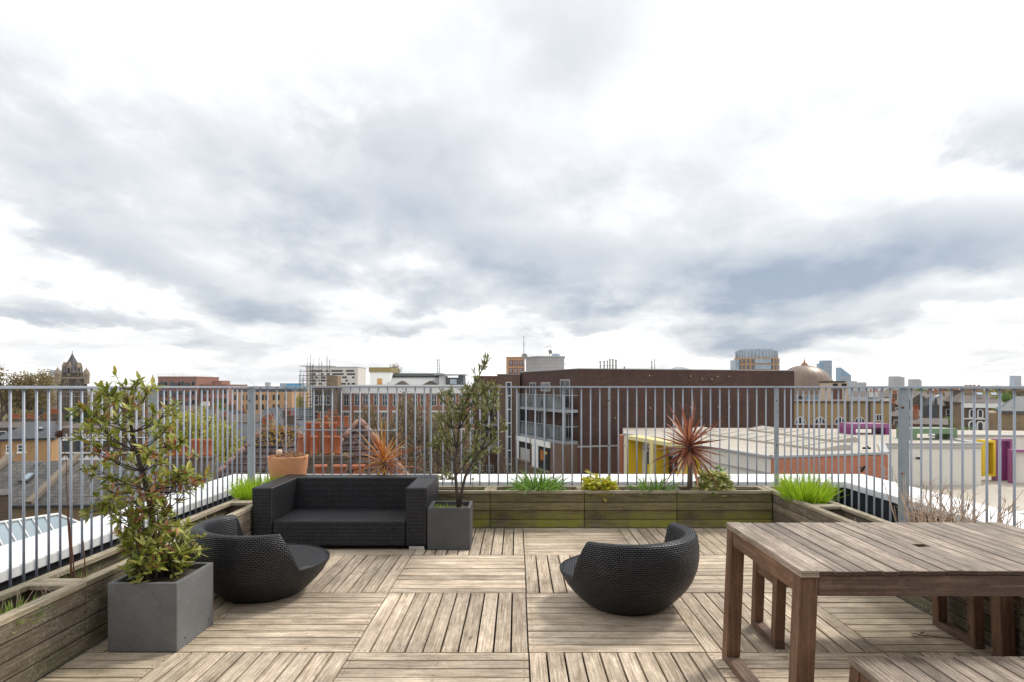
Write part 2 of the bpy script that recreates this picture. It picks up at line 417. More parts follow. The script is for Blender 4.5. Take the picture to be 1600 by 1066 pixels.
M['leaf_olive'] = leafmat('narrow grey green leaf', [(0, (.10, .125, .04)), (.5, (.20, .225, .08)), (.85, (.33, .33, .14)), (1, (.36, .28, .14))], .45, .25)
M['grass'] = leafmat('lime grass', [(0, (.20, .36, .012)), (.5, (.36, .53, .025)), (1, (.54, .68, .07))], .45, .45)
M['lily'] = leafmat('green strap leaf', [(0, (.09, .20, .03)), (.6, (.18, .34, .05)), (1, (.34, .46, .12))], .4, .3)
M['lime'] = leafmat('lime yellow leaf', [(0, (.40, .46, .04)), (.7, (.66, .66, .08)), (1, (.60, .40, .06))], .45, .35)
M['varieg'] = leafmat('cream green leaf', [(0, (.16, .24, .05)), (.35, (.48, .50, .15)), (1, (.80, .78, .42))], .45, .25)
M['cordy'] = leafmat('bronze strap leaf', [(0, (.15, .045, .028)), (.5, (.30, .098, .058)), (1, (.50, .23, .14))], .35, .3)
M['cordy2'] = leafmat('orange strap leaf', [(0, (.30, .075, .02)), (.5, (.50, .17, .035)), (1, (.62, .36, .10))], .4, .35)
M['dead'] = leafmat('dead leaf', [(0, (.16, .08, .04)), (1, (.36, .22, .13))], .8, .1)
M['fern'] = leafmat('weed leaf', [(0, (.15, .26, .03)), (1, (.36, .45, .08))], .5, .3)
# ================================================================== the terrace
XL, XR, YB = -2.445, 2.71, 6.52      # inner faces of the planters
PW = .34                              # planter width
PH = .394
# --- roof slab, parapets (the building the terrace stands on)
b = MB(); b.box(-3.30, 4.05, -3.0, 7.56, -.45, -.16); b.build('roof', M['black_mem']); tag(bpy.data.objects['roof'], kind='structure')
z1 = .33
def parapet(name, x0, x1, y0, y1, label, lip):
    t = empty(name, label, 'parapet', ((x0 + x1) / 2, (y0 + y1) / 2, G))
    cx, cy = t.location.x, t.location.y
    b = MB(); b.M = Matrix.Translation((-cx, -cy, -G)); b.box(x0 + .03, x1 - .03, y0 + .03, y1 - .03, G, z1 - .022); b.build('wall', M['black_mem'], t)
    b = MB(); b.M = Matrix.Translation((-cx, -cy, -G)); b.box(x0, x1, y0, y1, z1 - .02, z1)
    for l in lip:
        if l == 'x0': b.box(x0 - .003, x0 + .012, y0, y1, z1 - .075, z1 - .004)
        if l == 'x1': b.box(x1 - .012, x1 + .003, y0, y1, z1 - .075, z1 - .004)
        if l == 'y0': b.box(x0, x1, y0 - .003, y0 + .012, z1 - .075, z1 - .004)
    b.build('coping', M['white_top'], t, .006)
parapet('parapet_wall', -3.79, -3.27, -3.0, 8.22, 'white topped roof parapet running along the left outside the railing', ['x1'])
parapet('parapet_wall', 4.03, 4.62, -3.0, 8.22, 'white topped roof parapet running along the right beyond the dark gap', ['x0'])
parapet('parapet_wall', -3.265, 4.025, 7.56, 8.22, 'white topped roof parapet across the back behind the planters', ['y0'])

# --- deck: a chequerboard of metre squares, ten boards each
b = MB()
rows = [-1.53, -.53, .47, 1.47, 2.47, 3.47, 4.47, 5.475, 6.51]
cols = [-2.935, -1.935, -.935, .065, 1.065, 2.065, 3.065]
for ci in range(6):
    for ri in range(8):
        x0, x1, y0, y1 = cols[ci], cols[ci + 1], rows[ri], rows[ri + 1]
        vert = (ci + ri) % 2 == 1          # boards running away from the viewer
        cx0, cx1 = max(x0, XL + .004), min(x1, XR - .004)
        N = 10; seam = .003
        for k in range(N):
            dz_ = random.uniform(-.0015, .0015)
            if vert:
                p = (x1 - x0) / N; a0 = x0 + p * k + .0058; a1 = x0 + p * (k + 1) - .0058
                if a1 < cx0 or a0 > cx1: continue
                b.box(max(a0, cx0), min(a1, cx1), y0 + seam, y1 - seam + random.uniform(-.003, .001), -.028, dz_, 'y')
            else:
                p = (y1 - y0) / N; a0 = y0 + p * k + .0058; a1 = y0 + p * (k + 1) - .0058
                b.box(cx0 + (seam if cx0 == x0 else 0), cx1 - (seam if cx1 == x1 else 0), a0, a1, -.028, dz_, 'x')
sb = MB()
for (i0, f0) in [(q, 0) for q in range(0, len(b.v), 8)]:
    p0, p1 = b.v[i0 + 4], b.v[i0 + 6]; lx, ly = p1.x - p0.x, p1.y - p0.y
    for f in (.025, .5, .975):
        for g_ in (.28, .72):
            if f == .5 and random.random() < .4: continue
            cx_, cy_ = (p0.x + lx * f, p0.y + ly * g_) if lx > ly else (p0.x + lx * g_, p0.y + ly * f)
            cx_ += random.uniform(-.004, .004); cy_ += random.uniform(-.004, .004)
            sb.face([(cx_ + .0042 * math.cos(a_), cy_ + .0042 * math.sin(a_), p0.z + .0012) for a_ in [k_ * 1.0472 for k_ in range(6)]])
tag(sb.build('deck_screws', M['rust']), kind='structure')
dk = b.build('deck', M['deck'], None, .003, 1); tag(dk, kind='structure')
b = MB(); b.box(XL, XR, -1.6, YB, -.155, -.034); tag(b.build('deck_base', M['deck_gap']), kind='structure')

t = empty('fallen_twig', 'thin dark fallen twig with a withered leaf on the deck under the table', 'twig', (at(1433, 3.70), 3.70, .004))
b = MB(); b.tube([(0, 0, .004), (.15, -.06, .006), (.33, -.16, .004)], [.003, .0025, .0015], 4); b.build('stem', M['bark'], t)
b = MB(); random.seed(4)
for k in range(4): b.leaf(Vector((-.02 + .012 * k, 0, .006)), Vector((random.uniform(-1, 1), random.uniform(-.5, .5), .2)), Vector((0, 0, 1)), .045, .02)
b.build('withered_leaf', M['dead'], t)
random.seed(14); b = MB()
for k in range(46):
    x_, y_ = random.choice(((random.uniform(-2.4, -1.2), random.uniform(2.5, 4.6)), (random.uniform(-2.4, 2.6), random.uniform(5.9, 6.48)), (random.uniform(1.2, 2.65), random.uniform(2.6, 6.4)), (random.uniform(-2.3, 2.6), random.uniform(2.4, 6.4))))
    a_ = random.uniform(0, 6.28); b.leaf(Vector((x_, y_, .005)), Vector((math.cos(a_), math.sin(a_), .08)), Vector((0, 0, 1)), random.uniform(.015, .04), random.uniform(.008, .014), .05)
tag(b.build('leaf_litter', M['dead']), 'scatter of tiny dry leaf scraps lying on the deck boards', 'leaf litter', None, 'stuff')
# --- planters
def planter(x0, x1, y0, y1, axis, mat, label, soil=.30, div=(), group='timber planters round the deck'):
    t = empty('timber_planter', label, 'planter', ((x0 + x1) / 2, (y0 + y1) / 2, 0), 0, group)
    T = Matrix.Translation((-(x0 + x1) / 2, -(y0 + y1) / 2, 0))
    nb = 4; bh = (PH - .032) / nb; g = axis
    b = MB(); b.M = T
    for k in range(nb):
        za, zb = .004 + k * bh, .004 + (k + 1) * bh - .007
        jt = random.uniform(-.0015, .0015)
        if axis == 'x':
            b.box(x0 + .003, x1 - .003, y0 + jt, y0 + .022, za, zb, 'x'); b.box(x0 + .003, x1 - .003, y1 - .022, y1, za, zb, 'x')
            b.box(x0 + .004, x0 + .024, y0 + .023, y1 - .023, za, zb, 'y'); b.box(x1 - .024, x1 - .004, y0 + .023, y1 - .023, za, zb, 'y')
        else:
            b.box(x0 + jt, x0 + .022, y0 + .003, y1 - .003, za, zb, 'y'); b.box(x1 - .022, x1 + jt, y0 + .003, y1 - .003, za, zb, 'y')
            b.box(x0 + .023, x1 - .023, y0 + .004, y0 + .024, za, zb, 'x'); b.box(x0 + .023, x1 - .023, y1 - .024, y1 - .004, za, zb, 'x')
    b.build('side_boards', mat, t, .0025, 1)
    b = MB(); b.M = T; rz0, rz1 = PH - .030, PH; rw = .062
    if axis == 'x':
        b.box(x0 + .002, x1 - .002, y0 - .008, y0 - .008 + rw, rz0, rz1, 'x'); b.box(x0 + .002, x1 - .002, y1 - rw, y1, rz0, rz1, 'x')
        for q in [x0 + .002, x1 - .002 - rw] + list(div): b.box(q, q + rw, y0 - .008 + rw + .001, y1 - rw - .001, rz0, rz1 - .001, 'y')
    else:
        b.box(x0 - .004, x0 + rw, y0 + .002, y1 - .002, rz0, rz1, 'y'); b.box(x1 - rw, x1 + .004, y0 + .002, y1 - .002, rz0, rz1, 'y')
        for q in [y0 + .002, y1 - .002 - rw] + list(div): b.box(x0 + rw + .001, x1 - rw - .001, q, q + rw, rz0, rz1 - .001, 'x')
    b.build('rim', M['box_rim'], t, .004)
    b = MB(); b.M = T; b.box(x0 + .025, x1 - .025, y0 + .025, y1 - .025, .02, soil); b.build('soil', M['soil'], t)
    return t
xs = [-2.44, -1.29, -.288, .713, 1.694, 2.705]
nm = ['hidden behind the left end of the black sofa', 'behind the right half of the black sofa', 'between the sofa and the green strap leaved clump',
      'in the middle of the back row holding the lime yellow plant', 'at the right end of the back row under the bronze cordyline']
xs2 = xs
labs = ['mossy timber planter behind the left half of the sofa', 'mossy timber planter behind the small grey tub, left of the black joint',
        'mossy timber planter holding the tall green strap leaved clump', 'mossy timber planter holding the lime yellow plant and low green leaves',
        'mossy timber planter holding the bronze cordyline and the cream leaved bush']
for k in range(5):
    planter(xs[k], xs[k + 1], YB, YB + PW, 'x', M['box_back'], labs[k], .33)
ys = [-.14, 1.07, 2.275, 3.487, 4.70, 5.92, 6.515]
ll = ['brown timber planter nearest the viewer on the left side', 'brown timber planter on the left side just out of the picture corner', 'brown timber planter at the left edge holding the feathery green weed',
      'brown timber planter on the left beside the grey tub of the leafy shrub', 'brown timber planter on the left between the round chair and the sofa',
      'short brown timber planter in the back left corner beside the sofa arm']
for k in range(6):
    if k < 1: continue
    planter(XL - PW, XL, ys[k], ys[k + 1], 'y', M['box_side'], ll[k], .27 if k != 5 else .33)
ys = [.90, 2.11, 3.32, 4.53, 5.74, 6.515]
rl = ['brown timber planter nearest the viewer behind the table end', 'brown timber planter on the right behind the dining table legs', 'brown timber planter on the right holding the dry twiggy bush',
      'brown timber planter on the right with empty soil next to the lime grass planter', 'brown timber planter in the back right corner holding the lime green grass']
for k in range(5):
    planter(XR, XR + PW, ys[k], ys[k + 1], 'y', M['box_side'], rl[k], .28 if k != 4 else .32)
# corner planters close the ring behind the side rows
planter(XL - PW, XL - .004, 6.52, 6.86, 'x', M['box_back'], 'small timber planter in the far left corner under the clay pot', .33)
planter(XR + .002, XR + PW, 6.52, 6.86, 'x', M['box_back'], 'small timber planter in the far right corner behind the lime grass', .33)

# --- the top floor of the building, whose glazed wall the viewer stands against
t = empty('penthouse', 'dark clad top floor of the building behind the viewer', 'building', (0, -1.6, 0))
b = MB(); b.box(-3.2, -1.3, -3, 0, -.1, 3.1); b.box(1.5, 4.0, -3, 0, -.1, 3.1); b.box(-1.3, 1.5, -3, 0, 2.35, 3.1); b.build('wall', plain('dark grey cladding', (.10, .10, .105), .7), t)
b = MB(); b.box(-1.25, 1.45, -.12, -.09, 0, 2.3); b.build('window_glass', plain('dark door glass', (.03, .035, .04), .15), t)
b = MB()
for q in (-1.3, .06, 1.42): b.box(q, q + .08, -.14, -.04, -.1, 2.35)
b.build('window_frame', plain('dark frame', (.05, .05, .05), .5), t)
b = MB(); b.box(-3.35, 4.15, -3.1, .35, 3.101, 3.25); b.build('roof', plain('grey fascia', (.25, .25, .25), .7), t)
# --- railings
RL, RR, RB = -3.21, 3.113, 7.36
def bar_mesh(r=.0082):
    b = MB(); b.tube([(0, 0, -.10), (0, 0, 1.484)], r, 8); return b
bar0 = None
def railing(name, label, p0, p1, bars, posts, wide_dir):
    global bar0
    t = empty(name, label, 'railing', (p0[0], p0[1], 0))
    ox, oy = p0
    dx_, dy_ = p1[0] - p0[0], p1[1] - p0[1]; L = math.hypot(dx_, dy_); a = math.atan2(dy_, dx_)
    RM = Matrix.Rotation(a, 4, 'Z')
    b = MB(); b.M = RM; b.box(-.03, L + .03, -.024, .024, 1.484, 1.503); b.build('top_rail', M['galv'], t, .002, 1)
    b = MB(); b.M = RM; b.box(-.03, L + .03, -.020, .020, .02, .032); b.build('bottom_rail', M['galv'], t)
    for (x, y) in bars:
        if bar0 is None:
            bar0 = bar_mesh().build('baluster', M['galv'], t)
            o = bar0
        else:
            o = bar0.copy(); COL.objects.link(o); o.parent = t
        o.location = (x - ox, y - oy, 0); o.rotation_euler = (0, 0, random.uniform(0, 3)) 
    for (x, y, w, th) in posts:
        b = MB(); b.box(x - ox - w / 2, x - ox + w / 2, y - oy - th / 2, y - oy + th / 2, -.16, 1.486)
        po = b.build('post', M['galv_post'], t, .002, 1)
        b = MB()
        for hz in (1.33, .80): b.tube([(x - ox - .012, y - oy - th / 2 - .010, hz), (x - ox - .012, y - oy - th / 2 + .002, hz)], .009, 8)
        b.build('bolt', M['rust'], po)
    return t
lb = [16, 37, 57, 76, 94, 111, 128, 143, 159, 174, 188, 201, 213, 224.5, 246, 256, 266, 277, 287, 297, 306, 315, 324, 332.5, 340, 348, 355.5, 363, 370.5, 377.5]
bars = [(RL, -RL * F / (CX - p)) for p in lb] + [(RL, 3.9 - .103 * k) for k in range(2, 40)]
railing('metal_railing', 'galvanised steel bar railing along the left side of the terrace', (RL, -.5), (RL, RB), [(x, y) for x, y in bars if y > -.4],
        [(RL, -RL * F / (CX - 237), .065, .012), (RL, 3.16, .065, .012), (RL, 1.0, .065, .012)], 'x')
bars = []
x = at(432.5, RB)
bxs = [at(396, RB), at(407, RB), at(418, RB)]
p = 432.5
while p < 1205:
    if abs(p - 673) > 5 and abs(p - 952) > 5: bxs.append(at(p, RB))
    p += 14.42
railing('metal_railing', 'galvanised steel bar railing across the back of the terrace', (RL + .055, RB), (RR - .055, RB), [(x, RB) for x in bxs],
        [(RL + .03, RB, .075, .05), (at(673, RB), RB, .022, .06), (at(952, RB), RB, .022, .06), (RR - .01, RB, .034, .06)], 'y')
rb = [1226, 1236, 1246, 1255, 1264, 1272, 1280, 1290.5, 1300, 1310, 1320, 1331, 1342, 1354, 1366, 1378.5, 1391, 1404 + 20, 1439.5, 1454, 1470, 1486.5, 1504, 1522, 1542, 1562, 1585]
bars = [(RR, RR * F / (p - CX)) for p in rb]
yl = bars[-1][1]
bars += [(RR, yl - .11 * k) for k in range(1, 36)]
railing('metal_railing', 'galvanised steel bar railing along the right side of the terrace', (RR, -.5), (RR, RB), [(x, y) for x, y in bars if y > -.4],
        [(RR, RR * F / (1412 - CX), .086, .012), (RR, 2.8, .086, .012), (RR, .7, .086, .012)], 'x')
b = MB(); b.tube([(at(455, 7.33), 7.335, .982), (at(620, 7.33), 7.335, .975)], .007, 6)
tag(b.build('metal_rod', M['galv'], None), 'thin steel rod fixed level across the back railing above the sofa', 'rod')

# --- sofa
t = empty('wicker_sofa', 'black woven two seat sofa without cushions in the back left corner', 'sofa', (-1.645, 6.05, 0))
T = Matrix.Translation((1.645, -6.05, 0))
x0, x1, y0, y1, zt, zb_ = -2.43, -.826, 5.63, 6.505, .572, .035
def wbox(nm_, *a):
    b = MB(); b.M = T; b.box(*a); return b.build(nm_, M['weave'], t, .014, 3)
wbox('armrest', x0, x0 + .185, y0, y1 - .228, zb_, zt); wbox('armrest', x1 - .195, x1, y0, y1 - .228, zb_, zt)
wbox('backrest', x0, x1, y1 - .226, y1, zb_, zt)
wbox('seat_base', x0 + .187, x1 - .197, y0 + .002, y1 - .229, zb_, .266)
for fx in (x0 + .02, x1 - .165):
    for fy in (y0 + .003, y1 - .08):
        b = MB(); b.M = T; b.box(fx, fx + .14, fy, fy + .06, .001, .034); b.build('foot', M['alu'], t, .003)

# --- round woven chairs
def lerp_prof(prof, z):
    for (za, ra), (zb, rb_) in zip(prof, prof[1:]):
        if z <= zb: return ra + (rb_ - ra) * (z - za) / (zb - za)
    return prof[-1][1]
PROF = [(0, .255), (.03, .30), (.06, .335), (.10, .375), (.15, .417), (.20, .448), (.25, .471), (.30, .483), (.36, .490), (.42, .488), (.50, .476), (.6, .47)]
def tub_chair(label, loc, open_az):
    t = empty('tub_chair', label, 'chair', loc, 0, 'round woven tub chairs')
    N = 144; zs = .252; zr = .505
    rings = []
    for q in range(N):
        th = 2 * math.pi * q / N
        dl = (th - open_az + math.pi) % (2 * math.pi) - math.pi      # angle from the opening
        ad = abs(dl)
        k = (ad - R(83)) / R(15)                                     # 0 seat edge .. 1 full back
        k = max(0., min(1., k))
        Hh = zs + (zr - zs) * k
        if ad < R(83): Hh = zs - .012 * math.cos(ad * 90 / 83)
        else: Hh += .012 * max(0, math.cos((math.pi - ad)))
        pts = []
        for z in (.0, .012, .03, .06, .10, .15, .20): pts.append((lerp_prof(PROF, z), z))
        for f in (.25, .5, .75, 1.0):
            z = .20 + (Hh - .022 - .20) * f; pts.append((lerp_prof(PROF, z), z))
        ro = lerp_prof(PROF, Hh)
        th_ = .064 * min(1, k * 1.5) + .012 * (1 - min(1, k * 1.5))
        pts += [(ro - .006, Hh - .008), (ro - .02, Hh), (ro - .02 - max(0, th_ - .035) * .9, Hh - .001 * k), (ro - .012 - th_, Hh - .009), (ro - .02 - th_, Hh - .028 * k - .004)]
        zi = Hh - .028 * k - .004; zf = zs - .018
        ri = ro - .02 - th_
        pts += [(ri - .012 * k, zi + (zf - zi) * .5), (ri - .03 * k, zf)]
        nin = len(pts) - 1
        rs = pts[-1][0]
        for f in (.8, .6, .4, .2): pts.append((rs * f, zf - .012 * (1 - f * f)))
        rings.append((th, pts))
    n = len(rings[0][1])
    def part(name, k0, k1, planar):
        b = MB(); ids = []
        for th, pts in rings:
            ids.append(b.add([(r * math.cos(th), r * math.sin(th), z) for r, z in pts[k0:k1 + 1]]))
        for q in range(N):
            a, c = ids[q], ids[(q + 1) % N]
            th0 = rings[q][0]; th1 = th0 + 2 * math.pi / N
            p0, p1 = rings[q][1], rings[(q + 1) % N][1]
            for k in range(k1 - k0):
                kk = k0 + k
                if planar:
                    uv = [(p0[kk][0] * math.cos(th0), p0[kk][0] * math.sin(th0)), (p1[kk][0] * math.cos(th1), p1[kk][0] * math.sin(th1)),
                          (p1[kk + 1][0] * math.cos(th1), p1[kk + 1][0] * math.sin(th1)), (p0[kk + 1][0] * math.cos(th0), p0[kk + 1][0] * math.sin(th0))]
                    ca, sa = math.cos(-open_az), math.sin(-open_az)
                    uv = [(x * ca - y * sa, x * sa + y * ca) for x, y in uv]
                else:
                    def vv(p, kk):
                        L = 0
                        for i in range(kk): L += math.hypot(p[i + 1][0] - p[i][0], p[i + 1][1] - p[i][1])
                        return L
                    uv = [(th0 * .45, vv(p0, kk)), (th1 * .45, vv(p1, kk)), (th1 * .45, vv(p1, kk + 1)), (th0 * .45, vv(p0, kk + 1))]
                b.fc((a + k, c + k, c + k + 1, a + k + 1), uv, True)
        if planar: b.fc(tuple(i + k1 - k0 for i in ids), None, True)
        return b.build(name, M['weave'], t)
    part('shell', 0, nin, False); part('seat', nin, n - 1, True)
    return t
tub_chair('black round woven tub chair on the left beside the leafy shrub', (-1.85, 4.50, 0), R(43.5))
tub_chair('black round woven tub chair standing alone in the middle right of the deck', (.757, 4.27, 0), R(129))

# --- dining table and benches
def table_like(kind, label, cat, x0, x1, y0, y1, h, group=None, leg=.074, slat=.066, apron=.078, splay=.028, hole=None, endb=.075):
    cx, cy = (x0 + x1) / 2, (y0 + y1) / 2
    t = empty(kind, label, cat, (cx, cy, 0), 0, group)
    X0, X1, Y0, Y1 = x0 - cx, x1 - cx, y0 - cy, y1 - cy
    th = .027; ts = .017
    b = MB()
    b.box(X0, X0 + endb, Y0, Y1, h - th - .002, h, 'y'); b.box(X1 - endb, X1, Y0, Y1, h - th - .002, h, 'y')
    n = round((X1 - X0 - 2 * endb) / slat); pw = (X1 - X0 - 2 * endb) / n
    for k in range(n):
        a = X0 + endb + k * pw; dzk = random.uniform(-.003, .001)
        e0, e1 = Y0 + random.uniform(0, .006), Y1 - random.uniform(0, .006)
        if hole and a - .004 < hole[0] - cx < a + pw + .004:
            b.box(a + .0025, a + pw - .0025, e0, hole[1] - cy - .026, h - ts + dzk, h + dzk, 'y')
            b.box(a + .0025, a + pw - .0025, hole[1] - cy + .026, e1, h - ts + dzk, h + dzk, 'y')
            continue
        b.box(a + .0025, a + pw - .0025, e0, e1, h - ts + dzk, h + dzk, 'y')
    tp = b.build('top', [M['teak_top'], M['teak_end']], t, .002, 1)
    for q in tp.data.polygons:
        if q.normal.y < -.9 and q.center.x > X0 + endb: q.material_index = 1
    zt = h - th - .003; zq = h - ts - .005
    for ya in (Y0 + .014, Y1 - .036):
        b = MB(); b.box(X0 + leg + .003, X1 - leg - .003, ya, ya + .022, zt - apron, zq, 'x'); b.build('apron', M['teak_grey'], t, .002, 1)
    for xa in (X0 + .006, X1 - .028):
        b = MB(); b.box(xa, xa + .022, Y0 + leg + .014, Y1 - leg - .014, zt - apron, zt, 'y'); b.build('end_rail', M['teak'], t, .002, 1)
    for sx in (-1, 1):
        for sy in (-1, 1):
            xa = X0 + .002 if sx < 0 else X1 - .002 - leg; ya = Y0 + .010 if sy < 0 else Y1 - .010 - leg
            s_ = splay * sx
            b = MB()
            b.hexa([(xa + s_, ya, .042), (xa + leg + s_, ya, .042), (xa + leg + s_, ya + leg, .042), (xa + s_, ya + leg, .042)],
                   [(xa, ya, zt), (xa + leg, ya, zt), (xa + leg, ya + leg, zt), (xa, ya + leg, zt)], 'z')
            b.build('leg', M['teak'], t, .003, 1)
        xa = (X0 + .002 if sx < 0 else X1 - .002 - leg) + splay * sx
        b = MB(); b.box(xa, xa + leg, Y0 + .008, Y1 - .008, .001, .041, 'y'); b.build('foot_rail', M['teak_grey'], t, .003, 1)
    return t
table_like('dining_table', 'weathered slatted timber dining table with an umbrella hole', 'table', 1.155, 2.665, 2.50, 3.40, .75, hole=(1.887, 2.906))
BG = 'timber benches at the table'
table_like('timber_bench', 'brown timber bench on the far side of the table next to the planter', 'bench', 1.48, 2.66, 3.50, 3.88, .44, BG, .058, .066, .06, .012)
table_like('timber_bench', 'weathered slatted timber bench in the near right corner', 'bench', 1.29, 2.62, 1.98, 2.40, .45, BG, .062, .066, .06, .03)

# --- square tubs
def tub(label, x0, x1, y0, y1, h, mat, soil):
    cx, cy = (x0 + x1) / 2, (y0 + y1) / 2
    t = empty('square_tub', label, 'planter tub', (cx, cy, 0))
    X, Y = (x1 - x0) / 2, (y1 - y0) / 2; w = .026
    b = MB()
    ro, ri = [(-X, -Y), (X, -Y), (X, Y), (-X, Y)], [(-X + w, -Y + w), (X - w, -Y + w), (X - w, Y - w), (-X + w, Y - w)]
    i = b.add([(x, y, .002) for x, y in ro] + [(x, y, h) for x, y in ro] + [(x, y, h) for x, y in ri] + [(x, y, .03) for x, y in ri])
    b.fc((i + 3, i + 2, i + 1, i)); b.fc((i + 12, i + 13, i + 14, i + 15))
    for k in range(4):
        j = (k + 1) % 4
        b.fc((i + k, i + j, i + 4 + j, i + 4 + k)); b.fc((i + 4 + k, i + 4 + j, i + 8 + j, i + 8 + k)); b.fc((i + 8 + k, i + 8 + j, i + 12 + j, i + 12 + k))
    b.build('tub_wall', mat, t, .004)
    b = MB(); b.box(-X + w + .001, X - w - .001, -Y + w + .001, Y - w - .001, .031, h - soil); b.build('soil', M['soil'], t)
    b = MB()
    for yy in (-.6 * Y, .72 * Y): b.tube([(X - .002, yy, .05), (X + .0015, yy, .05)], .006, 8)
    b.build('drain_hole', M['black_mem'], t)
    return t
tub('large grey square tub holding the leafy shrub on the left', -2.31, -1.918, 3.468, 3.885, .39, M['fibre'], .03)
tub('smaller dark grey square tub at the right end of the sofa', -.822, -.432, 5.63, 5.985, .387, M['fibre_dark'], .04)

# --- terracotta pot
t = empty('clay_pot', 'round orange clay pot of dead plants behind the left arm of the sofa', 'pot', (at(450, 6.70), 6.70, PH + .001))
b = MB(); b.lathe([(.150, 0), (.17, .06), (.192, .16), (.204, .25), (.210, .335), (.212, .35), (.196, .352), (.194, .31), (.15, .29), (.001, .29)], 0, 0, 40); b.build('pot_wall', M['terracotta'], t)
b = MB(); b.lathe([(.001, .27), (.193, .27), (.193, .318), (.001, .322)], 0, 0, 24); b.build('soil', M['soil'], t)
b = MB()
for k in range(230):
    a = random.uniform(0, 6.28); r = random.uniform(.02, .20); p = Vector((r * math.cos(a), r * math.sin(a), .335 + random.uniform(0, .05) * (1.2 - r * 4)))
    b.leaf(p, Vector((math.cos(a), math.sin(a), random.uniform(-.6, .5))), Vector((random.uniform(-1, 1), random.uniform(-1, 1), 1)), random.uniform(.025, .05), .014)
tag(b.build('dead_plant', M['dead'], None, loc=t.location), 'low mat of withered brown leaves filling the clay pot', 'dead plant')
b = MB()
for (ex, ey, ez, sx) in ((-.28, .05, .62, -.02), (-.17, .1, .55, .0), (-.10, -.05, .40, .03), (.06, .0, .28, .06), (.10, .05, .34, .08)):
    a_ = Vector((sx, 0, .33)); e_ = Vector((ex + sx, ey, .33 + ez)); mid = (a_ + e_) / 2 + Vector((.03, 0, .04))
    b.tube([a_, mid, e_], [.0025, .002, .001], 5)
tag(b.build('dry_twigs', M['twig'], None, loc=t.location), 'few long thin bare twigs rising from the clay pot', 'twigs')
b = MB(); b.lathe([(.018, 0), (.032, .012), (.034, .04), (.026, .062), (.001, .066)], 0, 0, 10)
tag(b.build('pale_stone', plain('cream stone', (.66, .50, .36), .8), None, loc=(at(436, 6.66), 6.66, .765 - .012)), 'small cream stone standing among the dead leaves of the clay pot', 'stone')

# ================================================================== plants on the terrace
def rv(s=1.): return Vector((random.uniform(-s, s), random.uniform(-s, s), random.uniform(-s, s)))
def bezier(a, m, c, n=7):
    return [a * (1 - t) ** 2 + m * 2 * t * (1 - t) + c * t * t for t in [k / n for k in range(n + 1)]]
# leafy shrub in the large tub
rs = random.Random(11); random.seed(21)
D0 = 3.68
t = empty('leafy_shrub', 'tall open shrub of olive green and rusty leaves in the large grey tub', 'shrub', (at(247, D0), D0, .361))
T = Matrix.Translation(-t.location)
trunk_px = [(250, 905), (247, 880), (241, 840), (238, 805), (230, 765), (222, 735), (214, 705), (206, 675), (202, 645), (199, 618)]
tr = [P3(x, min(y, 905), D0 + .02 * math.sin(i)) for i, (x, y) in enumerate(trunk_px)]
tr[0] = Vector((at(249, D0), D0, .350))
wb = MB(); wb.M = T; wb.tube(tr, [.023, .020, .0185, .0175, .0165, .015, .012, .010, .007, .003], 9)
lf = MB(); lf.M = T; lr = MB(); lr.M = T
def whorl(p, d, n, L, rust=.0, spread=.9):
    d = d.normalized()
    u = d.cross(Vector((.3, .2, 1))).normalized(); w = d.cross(u)
    for k in range(n):
        a = 2.4 * k + random.uniform(-.4, .4)
        dd = d * random.uniform(.25, 1.1) + (u * math.cos(a) + w * math.sin(a)) * spread + rv(.25)
        if random.random() < .3: dd.z -= .5
        tgt = lr if random.random() < rust else lf
        tgt.leaf(p - d * random.uniform(0, .03), dd, (d * .8 + Vector((0, 0, .6)) + rv(.35)), L * random.uniform(.6, 1.15), L * random.uniform(.26, .36), .12, random.uniform(-.05, .15))
# (trunk index, end px, end y, depth offset, rust share)
br = [(9, 157, 601, -.05, 0), (9, 190, 598, .0, 0), (9, 214, 597, .05, 0), (8, 168, 612, .1, 0), (8, 236, 610, -.1, .05), (8, 222, 622, .12, .1), (7, 160, 640, .05, .1), (7, 128, 638, -.06, .05), (7, 243, 645, .05, .1),
      (7, 268, 640, -.05, 0), (6, 122, 684, .0, .02), (6, 140, 665, .14, 0), (6, 145, 655, -.15, .05), (6, 265, 665, -.1, .05), (6, 285, 688, .0, .0), (5, 152, 703, -.1, .5), (5, 172, 715, -.2, .7), (5, 262, 700, .05, .5),
      (5, 250, 715, -.15, .5), (4, 145, 730, .05, .1), (4, 168, 745, .1, .3), (4, 292, 735, -.05, .1), (4, 318, 748, .0, .15), (4, 306, 760, .1, .3), (3, 172, 765, -.1, .4), (3, 200, 775, -.22, .7), (3, 283, 778, -.05, .6), (3, 236, 770, -.25, .6),
      (3, 138, 795, .0, .05), (2, 150, 775, .0, .1), (2, 165, 800, -.1, .1), (2, 190, 790, -.2, .3), (2, 262, 800, -.1, .2), (2, 240, 790, .2, .1), (3, 300, 712, .05, .05), (6, 190, 668, -.1, .1), (7, 206, 640, -.12, .1), (5, 210, 720, .2, .0), (8, 181, 625, -.06, 0), (2, 182, 832, -.05, .1), (2, 286, 828, .0, .1), (1, 198, 850, -.1, .1), (1, 280, 848, .08, .1), (2, 214, 812, -.18, .3), (2, 258, 822, -.15, .1), (3, 222, 792, -.2, .4), (4, 205, 752, -.18, .5), (4, 252, 745, -.15, .2), (5, 232, 700, -.2, .3), (6, 236, 675, .15, .1)]
